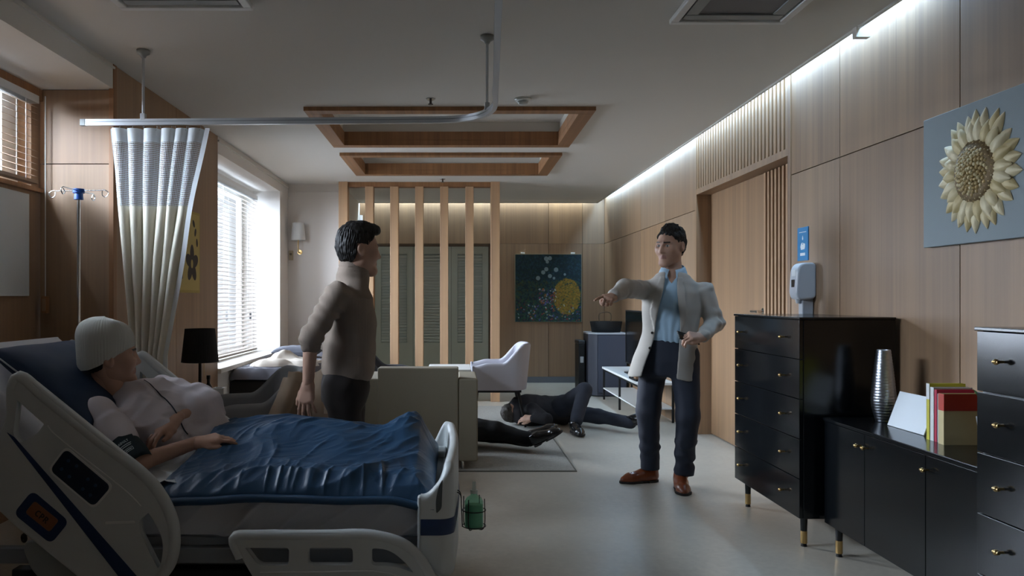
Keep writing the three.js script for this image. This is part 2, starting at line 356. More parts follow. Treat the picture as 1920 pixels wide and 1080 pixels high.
// ------------------------------------------------------------------ cove lights
const ledMat = new THREE.MeshStandardMaterial({ color: 0xffffff, emissive: new THREE.Color(0.80, 0.92, 1.0), emissiveIntensity: 1.5 });
{
  const c = thing('cove_light_strip', 'cool white light strip hidden above the right wall panels', 'light', [2.19, 2.80, 3.7]);
  mesh('light_diffuser', bx(-0.03, 0.03, 0, 0.012, 0, 8.2), ledMat, c);
  mesh('light_channel', bx(-0.04, 0.04, 0.012, 0.03, 0, 8.2), mats.alu, c);
  const l = rectLight('cove_glow_right', 0xa4ccf0, 42, 0.06, 8.2, [2.19, 2.795, 7.8], [2.19, 0, 7.8]);
  l.rotation.set(-Math.PI / 2, 0, 0);
}
{
  const c = thing('cove_light_strip', 'cool white light strip hidden above the back wall panels', 'light', [-1.40, 2.80, 11.94]);
  mesh('light_diffuser', bx(0, 3.45, 0, 0.012, -0.03, 0.03), ledMat, c);
  mesh('light_channel', bx(0, 3.45, 0.012, 0.03, -0.04, 0.04), mats.alu, c);
  const l = rectLight('cove_glow_back', 0xc4dcea, 42, 3.45, 0.06, [0.325, 2.795, 11.94], [0.325, 0, 11.94]);
  l.rotation.set(-Math.PI / 2, 0, 0);
}
// vertical strip at the far left corner behind the slat screen
{
  const c = thing('corner_light_tube', 'narrow vertical white light in the corner behind the slat screen', 'light', [-1.385, 1.75, 11.9]);
  mesh('tube', cyl(0.02, 0.02, 0.75), new THREE.MeshStandardMaterial({ color: 0xffffff, emissive: new THREE.Color(0.55, 0.68, 0.85), emissiveIntensity: 0.5 }), c);
}

// ------------------------------------------------------------------ ceiling coffers
function coffer(label, d0, d1) {
  const c = thing('ceiling_coffer', label, 'ceiling frame', [-1.125, 2.66, d0], -0.004, 'wooden ceiling frames');
  const W = 2.18, L = d1 - d0, b = 0.115;
  for (const g of [bx(0, W, 0, 0.05, 0, b, 0.003), bx(0, W, 0, 0.05, L - b, L, 0.003), bx(0, b, 0, 0.05, b, L - b, 0.003), bx(W - b, W, 0, 0.05, b, L - b, 0.003)]) mesh('frame_board', g, mats.frameWood, c);
  for (const g of [bx(b - 0.02, W - b + 0.02, 0.05, 0.125, b - 0.018, b), bx(b - 0.02, W - b + 0.02, 0.05, 0.125, L - b, L - b + 0.018), bx(b - 0.018, b, 0.05, 0.125, b, L - b), bx(W - b, W - b + 0.018, 0.05, 0.125, b, L - b)]) mesh('lining_board', g, mats.frameWood, c);
  mesh('recess', merge([bx(b - 0.03, W - b + 0.03, 0.125, 0.215, b - 0.03, b - 0.018), bx(b - 0.03, W - b + 0.03, 0.125, 0.215, L - b + 0.018, L - b + 0.03), bx(b - 0.03, b - 0.018, 0.125, 0.215, b - 0.018, L - b + 0.018), bx(W - b + 0.018, W - b + 0.03, 0.125, 0.215, b - 0.018, L - b + 0.018), bx(b - 0.03, W - b + 0.03, 0.215, 0.225, b - 0.03, L - b + 0.03)]), mats.ceiling, c);
  return c;
}
coffer('wooden frame round a ceiling recess, the one nearer the curtain rail', 5.96, 7.42);
coffer('wooden frame round a ceiling recess, the one nearer the slat screen', 7.83, 9.13);

// ceiling cassettes
function cassette(label, x0, x1, d0, d1) {
  const c = thing('ceiling_cassette', label, 'air vent', [x0, H, d0]);
  const w = x1 - x0, l = d1 - d0, gm = M(0x77777a, 0.6);
  mesh('frame', merge([bx(0, w, -0.028, 0, 0, 0.04, 0.006), bx(0, w, -0.028, 0, l - 0.04, l, 0.006), bx(0, 0.04, -0.028, 0, 0.04, l - 0.04, 0.006), bx(w - 0.04, w, -0.028, 0, 0.04, l - 0.04, 0.006)]), mats.white, c);
  mesh('grille', bx(0.04, w - 0.04, -0.012, -0.002, 0.04, l - 0.04), gm, c);
  for (const g of [bx(0.05, w - 0.05, -0.022, -0.013, 0.06, 0.12, 0.003), bx(0.05, w - 0.05, -0.022, -0.013, l - 0.12, l - 0.06, 0.003), bx(0.05, 0.11, -0.022, -0.013, 0.13, l - 0.13, 0.003), bx(w - 0.11, w - 0.05, -0.022, -0.013, 0.13, l - 0.13, 0.003)]) mesh('louvre', g, mats.plasticGrey, c);
}
cassette('grey ceiling air unit over the bed, cut off by the top of the photo', -1.62, -0.98, 3.24, 3.90);
cassette('grey ceiling air unit over the tall black chest beside the door', 1.10, 1.69, 3.45, 4.10);
{ // sprinkler and detector
  const s = thing('sprinkler_head', 'small dark sprinkler on the ceiling left of the rail bend', 'sprinkler', [-0.17, H, 5.72]);
  mesh('escutcheon', lathe([[0.001, -0.006], [0.03, -0.006], [0.035, 0], [0.001, 0]], 20), mats.chrome, s);
  mesh('stem', merge([cyl(0.009, 0.009, 0.03, 0, -0.036), cyl(0.018, 0.018, 0.004, 0, -0.042)]), M(0x4a3f38, 0.4, { metalness: 0.8 }), s);
  const t = thing('smoke_detector', 'white round smoke detector on the ceiling', 'detector', [0.49, H, 5.72]);
  mesh('base', lathe([[0.001, -0.018], [0.055, -0.018], [0.062, 0], [0.001, 0]], 28), mats.white, t);
  mesh('sensor', lathe([[0.001, -0.045], [0.03, -0.043], [0.04, -0.02], [0.001, -0.018]], 28), mats.plastic, t);
  const u = thing('sprinkler_head', 'tiny dark sprinkler between the far coffer and the slat screen', 'sprinkler', [-0.14, H, 9.55]);
  mesh('escutcheon', lathe([[0.001, -0.006], [0.03, -0.006], [0.035, 0], [0.001, 0]], 20), mats.chrome, u);
  mesh('stem', merge([cyl(0.009, 0.009, 0.03, 0, -0.036), cyl(0.018, 0.018, 0.004, 0, -0.042)]), M(0x4a3f38, 0.4, { metalness: 0.8 }), u);
}
// slat screen
{
  const s = thing('slat_screen', 'floor to ceiling screen of upright pale wooden slats', 'screen', [0, 0, 9.8]);
  const g = bx(-0.05, 0.05, 0.0, H - 0.06, -0.03, 0.12, 0.003), g2 = bx(-0.055, 0.055, 0, H, -0.03, 0.13, 0.003);
  const xs = [-1.36, -1.04, -0.735, -0.43, -0.125, 0.185, 0.50];
  xs.forEach((x, i) => { const m = mesh('slat', i === 0 || i === 6 ? g2 : g, mats.slatWood, s); m.position.x = x; });
  mesh('top_rail', bx(-1.31, 0.45, H - 0.06, H, 0.0, 0.11), mats.frameWood, s);
}
// ------------------------------------------------------------------ curtain rail and curtain
{
  const R = 2.275, r = thing('curtain_rail', 'grey aluminium ceiling-hung curtain rail bending towards the camera', 'curtain rail', [0, R, 4.5]);
  // path in (x, d), local d measured from 4.5
  const pts = [[-2.14, 0.115], [-1.0, 0.075], [-0.25, 0.05], [0.02, 0.02], [0.14, -0.07], [0.205, -0.24], [0.20, -0.6], [0.15, -1.8], [0.11, -3.2]];
  const c = new THREE.CatmullRomCurve3(pts.map(p => P3(p[0], 0, p[1])), false, 'centripetal');
  const prof = new THREE.Shape(); prof.moveTo(-0.018, -0.012); prof.lineTo(0.018, -0.012); prof.lineTo(0.018, 0.012); prof.lineTo(-0.018, 0.012); prof.closePath();
  const nS = 120, P = c.getSpacedPoints(nS), ring = [[-0.012, -0.018], [-0.012, 0.018], [0.012, 0.018], [0.012, -0.018]];
  const sweep = (rg) => grid(rg.length, nS, (u, v) => {
    const i = Math.round(v * nS), p = P[i], t = (P[Math.min(i + 1, nS)].clone().sub(P[Math.max(i - 1, 0)])).normalize(), side = new THREE.Vector3(-t.z, 0, t.x);
    const q = rg[Math.round(u * rg.length) % rg.length]; return [p.x + side.x * q[0], q[1], p.z + side.z * q[0]];
  });
  mesh('rail', toCreasedNormals(sweep(ring), 0.6), mats.alu, r);
  mesh('groove', toCreasedNormals(sweep([[-0.0135, 0.0], [-0.0135, 0.005], [0.0135, 0.005], [0.0135, 0.0]]), 0.6), M(0x9aa2a8, 0.4, { metalness: 0.6 }), r);
  mesh('end_cap', bx(-2.155, -2.125, -0.019, 0.019, 0.10, 0.13, 0.003), mats.plasticGrey, r);
  for (const [x, d] of [[-1.79, 0.103], [0.178, -0.15]]) {
    const k = mesh('hanger', rod(P3(x, 0.018, d), P3(x, H - R, d), 0.008), mats.alu, r);
    mesh('ceiling_flange', merge([at(lathe([[0.001, -0.045], [0.012, -0.045], [0.02, -0.03], [0.036, -0.022], [0.038, -0.001], [0.001, -0.001]], 24), x, H - R, d)]), mats.plasticGrey, k);
    mesh('clamp', bx(x - 0.014, x + 0.014, 0.01, 0.05, d - 0.014, d + 0.014, 0.003), mats.alu, k);
  }
}
{ // gathered curtain: netting on top, cream cloth below, hanging in folds
  const c = thing('hospital_curtain', 'gathered cream hospital curtain with a white net top', 'curtain', [-1.7, 0.12, 4.6]);
  const top = 2.235 - 0.12, nF = 6.5;
  const prof = (y) => { // half width and centre by height above the floor
    const Y = y + 0.12, t = clamp((2.24 - Y) / 1.3, 0, 1);
    return [lerp(0.29, 0.095, Math.pow(t, 0.95)), lerp(0.0, -0.055, t)];
  };
  const surf = (u, y, out = 0) => {
    const [hw, cx] = prof(y), t = clamp((top - y) / 1.4, 0, 1), amp = lerp(0.035, 0.055, t);
    const ph = u * Math.PI * 2 * nF + 0.7 * Math.sin(u * 9) + 0.25 * noise(u * 5, y * 1.6);
    const s = Math.sin(ph), sh = Math.sign(s) * Math.pow(Math.abs(s), 0.8);
    return [cx + (u * 2 - 1) * hw + 0.018 * Math.cos(ph) * (1 - 0.3 * t) + 0.006 * noise(u * 8, y * 3), y, -(sh * amp + 0.012 * noise(u * 6 + 3, y * 2.2) + out)];
  };
  const cloth = MP(0xe2dccb, 0.85, { side: THREE.DoubleSide, transmission: 0.25, thickness: 0, bumpMap: rep(texWeave, 10, 16), bumpScale: 0.0006 });
  const white = MP(0xe9eef0, 0.8, { side: THREE.DoubleSide, transmission: 0.25, thickness: 0 });
  const yNet = 1.79 - 0.12, yHead = 2.155 - 0.12;
  mesh('cloth', grid(260, 90, (u, v) => surf(u, v * yNet)), cloth, c);
  mesh('heading_band', grid(260, 8, (u, v) => surf(u, lerp(yHead, top, v))), white, c);
  // net: real threads as narrow ribbons
  const g = [], NU = 150, NV = 34;
  const strip = (n, f0, f1) => grid(n, 1, (u, v) => v < 0.5 ? f0(u) : f1(u));
  for (let i = 0; i <= NU; i++) { const u = i / NU, w = 0.0011; g.push(strip(24, t => surf(Math.max(u - w, 0), lerp(yNet, yHead, t)), t => surf(Math.min(u + w, 1), lerp(yNet, yHead, t)))); }
  for (let j = 0; j < NV; j++) { const y = lerp(yNet, yHead, (j + 0.5) / NV), h = 0.0017; g.push(strip(220, t => surf(t, y - h), t => surf(t, y + h))); }
  mesh('net_panel', merge(g), white, c);
  mesh('side_hem', grid(6, 80, (u, v) => { const p = surf(1, v * top); return [p[0] + u * 0.028, p[1], p[2] + 0.004 + 0.006 * Math.sin(v * 9)]; }), white, c);
  // runners
  for (let i = 0; i < 14; i++) { const p = surf((i + 0.5) / 14, top - 0.005); mesh('hook', tube([new THREE.Vector3(p[0], p[1] - 0.008, p[2]), new THREE.Vector3(p[0] + 0.004, p[1] + 0.008, p[2] * 0.5), new THREE.Vector3(p[0], p[1] + 0.022, 0)], 0.0018, 8, 5), mats.plasticGrey, c); }
}
{ // IV pole
  const p = thing('iv_pole', 'steel drip stand with looped hooks and a blue hub behind the bed head', 'drip stand', [-2.01, 0, 4.28]);
  mesh('pole', cyl(0.0085, 0.0085, 1.78, 0, 0.06), mats.chrome, p);
  mesh('lower_tube', cyl(0.0125, 0.0125, 0.9, 0, 0.06), mats.chrome, p);
  mesh('hub', merge([cyl(0.024, 0.02, 0.05, 0, 1.79), cyl(0.03, 0.03, 0.022, 0, 1.825)]), M(0x1c4f9c, 0.4), p);
  for (let i = 0; i < 4; i++) {
    const a = i * Math.PI / 2 + 0.08, q = (r, y, o = 0) => new THREE.Vector3(Math.cos(a) * r - Math.sin(a) * o, y, Math.sin(a) * r + Math.cos(a) * o);
    mesh('hook', tube([q(0.02, 1.838), q(0.12, 1.838), q(0.148, 1.838), q(0.166, 1.822), q(0.15, 1.802), q(0.132, 1.812), q(0.134, 1.832, 0.006)], 0.0028, 40, 6), mats.chrome, p);
  }
  for (let i = 0; i < 5; i++) { const a = i * Math.PI * 0.4; mesh('leg', rod(new THREE.Vector3(0, 0.07, 0), new THREE.Vector3(Math.cos(a) * 0.26, 0.045, Math.sin(a) * 0.26), 0.011), mats.plasticDark, p); mesh('caster', at(new THREE.TorusGeometry(0.016, 0.009, 8, 16), Math.cos(a) * 0.26, 0.025, -Math.sin(a) * 0.26, a), mats.black, p); }
}
// ------------------------------------------------------------------ wall things
{ // flower poster on the partition's side
  const W = 0.52, Hh = 0.645;
  const cv = document.createElement('canvas'); cv.width = 384; cv.height = 480; const x = cv.getContext('2d');
  x.fillStyle = '#b09a52'; x.fillRect(0, 0, 384, 480); x.fillStyle = '#c0ab66'; x.fillRect(14, 14, 356, 452);
  x.fillStyle = '#2f2820';
  const petal = (cx, cy, r, a, l) => { x.save(); x.translate(cx, cy); x.rotate(a); x.beginPath(); x.ellipse(l, 0, r, r * 0.62, 0, 0, 7); x.fill(); x.restore(); };
  for (const [cx, cy, s] of [[240, 310, 1], [100, 150, 0.7]]) for (let i = 0; i < 5; i++) petal(cx, cy, 58 * s, i * 1.256 - 1.57, 56 * s);
  for (const [cx, cy, a] of [[270, 70, 0.8], [300, 120, 2.0], [60, 380, 1.0], [330, 180, 1.4]]) petal(cx, cy, 26, a, 0);
  x.fillStyle = '#b5a25c'; x.beginPath(); x.ellipse(240, 310, 20, 26, 0, 0, 7); x.fill(); x.beginPath(); x.ellipse(100, 150, 14, 18, 0, 0, 7); x.fill();
  const t = new THREE.CanvasTexture(cv); t.colorSpace = THREE.SRGBColorSpace;
  const p = thing('flower_poster', 'yellow poster with dark blossoms hanging half behind the curtain', 'poster', [XL, 1.305, 5.98]);
  mesh('canvas', bx(0, 0.012, 0, Hh, 0, W, 0.002), M(0xa9945a, 0.7), p);
  const pl = new THREE.PlaneGeometry(W - 0.006, Hh - 0.006); pl.rotateY(Math.PI / 2); pl.translate(0.0126, Hh / 2, -W / 2);
  mesh('print', pl, M(0xffffff, 0.7, { map: t }), p);
}
{ // painting on the back wall: generic dots and blots
  const cv = document.createElement('canvas'); cv.width = cv.height = 640; const x = cv.getContext('2d');
  x.fillStyle = '#16303a'; x.fillRect(0, 0, 640, 640);
  const cols = (a) => a[Math.floor(rnd() * a.length)];
  for (let i = 0; i < 2600; i++) { const px = rnd() * 640, py = rnd() * 640; let c = py < 250 ? cols(['#1a3c4a', '#14303a', '#20485a', '#1a3a34']) : py < 430 ? cols(['#2a4a48', '#3c5a3c', '#24504e', '#4a4a2a']) : cols(['#2c5a3e', '#24503a', '#3c6a44', '#2a4a52', '#5a3a3a']); x.globalAlpha = 0.55; x.fillStyle = c; x.beginPath(); x.ellipse(px, py, rr(5, 16), rr(4, 10), rnd() * 3, 0, 7); x.fill(); }
  for (let i = 0; i < 1500; i++) { const a = rnd() * 6.28, r = Math.sqrt(rnd()); const px = 500 + Math.cos(a) * r * 130, py = 400 + Math.sin(a) * r * 170; x.globalAlpha = 0.6; x.fillStyle = cols(['#8a7020', '#a5842a', '#7a6a22', '#9a6a20', '#b08a30']); x.beginPath(); x.ellipse(px, py, rr(4, 13), rr(3, 9), rnd() * 3, 0, 7); x.fill(); }
  x.globalAlpha = 0.75;
  for (const [px, py, r] of [[300, 40, 22], [335, 36, 20], [310, 70, 16], [300, 140, 20], [270, 170, 20], [395, 145, 22], [335, 205, 20], [220, 225, 21], [375, 225, 13], [480, 190, 12]]) { x.fillStyle = '#a8bcc0'; x.beginPath(); x.arc(px, py, r, 0, 7); x.fill(); }
  for (let i = 0; i < 170; i++) { const k = rnd(), px = k < 0.5 ? rr(230, 400) : rr(20, 630), py = k < 0.5 ? rr(330, 480) : rr(480, 630); x.fillStyle = cols(['#8aa0b8', '#36407a', '#a03a3a', '#b06a30', '#9ab0a0', '#5a5aa0', '#c0c8c0']); x.beginPath(); x.ellipse(px, py, rr(4, 13), rr(4, 10), rnd() * 3, 0, 7); x.fill(); }
  x.globalAlpha = 1;
  const t = new THREE.CanvasTexture(cv); t.colorSpace = THREE.SRGBColorSpace;
  const p = thing('canvas_painting', 'square dark blue and ochre dotted painting on the back wall', 'painting', [0.905, 0.908, DB]);
  mesh('stretcher', bx(0, 1.0, 0, 1.02, -0.035, -0.001, 0.002), M(0x8f876e, 0.8), p);
  const pl = new THREE.PlaneGeometry(0.985, 1.005); pl.translate(0.5, 0.51, 0.0358); mesh('canvas', pl, M(0xffffff, 0.7, { map: t, bumpMap: rep(texFine, 3, 3), bumpScale: 0.001 }), p);
  for (const u of [0.12, 0.87]) mesh('hook', merge([bx(u - 0.03, u + 0.03, 1.02, 1.045, -0.018, -0.001, 0.004)]), mats.white, p);
}
{ // sunflower relief on the right wall
  const p = thing('sunflower_relief', 'large golden sunflower relief on a pale blue canvas', 'wall art', [XR, 1.80, 3.39]);
  mesh('canvas', bx(-0.034, -0.002, -0.30, 0.30, -0.39, 0.39, 0.003), M(0x98a4a8, 0.75, { bumpMap: rep(texWeave, 6, 6), bumpScale: 0.0004 }), p);
  const gold = M(0xd6c79c, 0.5, { metalness: 0.08 }), goldD = M(0xb9a272, 0.42, { metalness: 0.3 });
  // a petal in the (y, z) plane pointing up (+y), bulging towards -x
  const petal = (len, wid) => grid(10, 14, (u, v) => { const a = u * 2 - 1, w = wid * Math.pow(Math.sin(Math.PI * Math.pow(v, 0.75)), 0.8) * (1 - 0.15 * v) + 0.0005; const bulge = 0.016 * (1 - a * a) * Math.sin(Math.PI * clamp(v * 0.9 + 0.08, 0, 1)) - 0.004 * Math.exp(-a * a * 60) * (1 - v); return [-bulge, v * len, a * w]; });
  const outer = petal(0.118, 0.034), inner = petal(0.105, 0.036);
  const tint = [gold, M(0xdfd2ac, 0.5, { metalness: 0.08 }), M(0xcbb988, 0.5, { metalness: 0.1 })];
  for (let i = 0; i < 26; i++) { const m = mesh('petal', outer, tint[i % 3], p); const a = i / 26 * 6.283 + rr(-0.05, 0.05), s = rr(0.92, 1.12); m.position.set(-0.036, Math.cos(a) * 0.145, Math.sin(a) * 0.145); m.rotation.x = a; m.scale.set(1, s, 1); m.userData = {}; }
  for (let i = 0; i < 22; i++) { const m = mesh('petal', inner, tint[(i + 1) % 3], p); const a = (i + 0.5) / 22 * 6.283 + rr(-0.04, 0.04), s = rr(0.95, 1.1); m.position.set(-0.046, Math.cos(a) * 0.118, Math.sin(a) * 0.118); m.rotation.x = a; m.rotation.order = 'XYZ'; m.scale.set(1, s, 1); }
  const disc = lathe([[0.001, 0.036], [0.06, 0.034], [0.11, 0.026], [0.138, 0.012], [0.142, 0.0]], 48); disc.rotateZ(Math.PI / 2); disc.translate(-0.036, 0, 0);
  mesh('seed_disc', disc, M(0x6f5a38, 0.5, { metalness: 0.4 }), p);
  const bead = new THREE.SphereGeometry(0.0098, 10, 8), bead2 = new THREE.SphereGeometry(0.0075, 8, 6);
  for (let i = 0; i < 190; i++) { const r = 0.136 * Math.sqrt((i + 0.5) / 190), a = i * 2.39996; const m = mesh('seed', i < 110 ? bead : bead2, i % 3 ? goldD : gold, p); m.position.set(-0.036 - 0.036 * (1 - Math.pow(r / 0.142, 2)) - 0.004, Math.cos(a) * r, Math.sin(a) * r); }
}
{ // hand sanitizer sign and dispenser
  const cv = document.createElement('canvas'); cv.width = 220; cv.height = 300; const x = cv.getContext('2d');
  x.fillStyle = '#1583bd'; x.fillRect(0, 0, 220, 300); x.fillStyle = '#e8f2f6';
  x.fillRect(34, 38, 152, 7);
  // palm and drop mark
  x.beginPath(); x.moveTo(110, 70); x.quadraticCurveTo(134, 108, 110, 116); x.quadraticCurveTo(86, 108, 110, 70); x.fill();
  x.beginPath(); x.moveTo(62, 176); x.quadraticCurveTo(80, 130, 112, 140); x.lineTo(160, 150); x.quadraticCurveTo(168, 176, 150, 200); x.lineTo(76, 204); x.closePath(); x.fill();
  x.fillStyle = '#1583bd'; x.beginPath(); x.arc(112, 150, 9, 0, 7); x.fill();
  x.fillStyle = '#dfe9ee'; x.fillRect(58, 232, 104, 26);
  const t = new THREE.CanvasTexture(cv); t.colorSpace = THREE.SRGBColorSpace;
  const p = thing('hand_wash_sign', 'blue hand washing sign above the white dispenser', 'sign', [XR, 1.505, 5.155]);
  mesh('plate', bx(-0.006, -0.001, 0, 0.215, -0.078, 0.078, 0.001), M(0x1583bd, 0.4), p);
  const pl = new THREE.PlaneGeometry(0.152, 0.21); pl.rotateY(-Math.PI / 2); pl.translate(-0.0064, 0.1075, 0); mesh('print', pl, M(0xffffff, 0.4, { map: t }), p);
  const q = thing('sanitizer_dispenser', 'white wall dispenser for hand sanitizer with a drip tray stem', 'dispenser', [XR, 1.13, 5.03]);
  const body = M(0xc9d0d8, 0.35);
  const s = roundPoly([[0, 0.0], [-0.105, -0.01], [-0.125, 0.03], [-0.115, 0.19], [-0.085, 0.225], [0, 0.225]], 0.03);
  const g = extrude(s, 0.115, 0.012, 3); g.translate(0, 0.13, -0.0575); mesh('housing', g, body, q);
  mesh('window', bx(-0.1225, -0.117, 0.2, 0.25, -0.025, 0.025, 0.003), M(0x202427, 0.2), q);
  mesh('label', bx(-0.118, -0.112, 0.27, 0.31, -0.03, 0.03, 0.002), M(0xe6ecef, 0.4), q);
  mesh('spout', cyl(0.016, 0.022, 0.03, -0.085, 0.1), body, q);
  mesh('stem', bx(-0.075, -0.005, -0.12, 0.135, -0.03, 0.03, 0.008), M(0xbcc3cb, 0.4), q);
}
{ // wall sconce and thermostat on the far left wall
  const s = thing('wall_sconce', 'white shaded wall lamp on the off-white wall left of the screen', 'lamp', [-1.93, 1.8, 10.0]);
  const shade = lathe([[0.09, 0.18], [0.072, 0.395]], 32); shade.translate(0, 0, 0.11);
  mesh('shade', shade, MP(0xe4e6e6, 0.8, { side: THREE.DoubleSide, transmission: 0.35, thickness: 0 }), s);
  mesh('arm', merge([tube([new THREE.Vector3(0, 0.04, 0.005), new THREE.Vector3(0, 0.03, 0.06), new THREE.Vector3(0, 0.06, 0.11), new THREE.Vector3(0, 0.22, 0.11)], 0.007, 24, 8), at(cyl(0.03, 0.03, 0.012), 0, 0.04, 0, 0, Math.PI / 2)]), mats.brass, s);
  const t = thing('thermostat', 'small beige thermostat on the wall below the white sconce', 'thermostat', [-2.04, 1.74, 10.0]);
  mesh('body', bx(-0.028, 0.028, 0, 0.12, -0.022, 0, 0.006), M(0xb2a68c, 0.5), t);
  mesh('dial', at(cyl(0.015, 0.015, 0.006, 0, 0, 0, 20), 0, 0.075, -0.022, 0, Math.PI / 2), M(0x6b6250, 0.5), t);
}
// ------------------------------------------------------------------ black cabinets
function knobGeo() { const g = merge([rod(new THREE.Vector3(0, 0, 0), new THREE.Vector3(-0.022, 0, 0), 0.0045), at(new THREE.SphereGeometry(0.0095, 12, 8), -0.024, 0, 0), rod(new THREE.Vector3(-0.024, 0, -0.013), new THREE.Vector3(-0.024, 0, 0.013), 0.0055)]); return g; }
const knobG = knobGeo();
function cabinetLeg(parent, x, d, h) {
  const l = mesh('leg', cyl(0.016, 0.018, h * 0.5, x, h * 0.5, d, 16), mats.lacquer, parent);
  mesh('brass_sleeve', cyl(0.0165, 0.0165, h * 0.42, x, h * 0.11, d, 16), mats.brass, l);
  mesh('foot', merge([cyl(0.015, 0.012, h * 0.11, x, 0, d, 16)]), mats.black, l);
}
function chest(label, dNear) {
  const c = thing('drawer_chest', label, 'chest', [1.74, 0, dNear]);
  const W = 0.94, Dp = 0.485, y0 = 0.148, y1 = 1.166;
  mesh('carcass', bx(0.02, Dp, y0, y1 - 0.012, 0.004, W - 0.004, 0.003), mats.lacquer, c);
  mesh('top', bx(-0.004, Dp, y1 - 0.012, y1, -0.004, W + 0.004, 0.003), mats.lacquer, c);
  const h = (y1 - 0.012 - y0) / 5;
  for (let i = 0; i < 5; i++) {
    const dr = mesh('drawer', bx(0, 0.0195, y0 + h * i + 0.0018, y0 + h * (i + 1) - 0.0018, 0.006, W - 0.006, 0.002), mats.lacquer, c);
    for (const d of [0.185, W - 0.135]) { const k = mesh('knob', knobG, mats.brass, dr); k.position.set(0, y0 + h * (i + 0.5) + 0.006, -d); }
  }
  for (const [x, d] of [[0.04, 0.045], [0.04, W - 0.12], [Dp - 0.04, 0.045], [Dp - 0.04, W - 0.12]]) cabinetLeg(c, x, d, y0);
}
chest('tall black lacquered chest of five drawers with brass knobs beside the door', 4.03);
chest('tall black lacquered chest of drawers cut off by the right edge of the photo', 1.73);
{
  const c = thing('sideboard', 'low black lacquered sideboard with brass knobs between two tall chests', 'sideboard', [1.84, 0, 2.72]);
  const W = 1.26, Dp = 0.40, y0 = 0.148, y1 = 0.67;
  mesh('carcass', bx(0.02, Dp, y0, y1 - 0.016, 0.004, W - 0.004, 0.003), mats.lacquer, c);
  mesh('top', bx(-0.008, Dp, y1 - 0.016, y1, 0, W, 0.003), mats.lacquer, c);
  const ds = [0, 0.405, 0.87, W];
  for (let i = 0; i < 3; i++) { const dr = mesh('cabinet_door', bx(0, 0.0195, y0, y1 - 0.02, ds[i] + 0.002, ds[i + 1] - 0.002, 0.002), mats.lacquer, c); const k = mesh('knob', knobG, mats.brass, dr); k.position.set(0, y1 - 0.075, -(i === 1 ? ds[2] - 0.03 : i === 2 ? ds[2] + 0.03 : ds[1] - 0.02)); }
  for (const [x, d] of [[0.04, 0.05], [0.04, W - 0.07], [Dp - 0.05, 0.05], [Dp - 0.05, W - 0.07]]) cabinetLeg(c, x, d, y0);
}
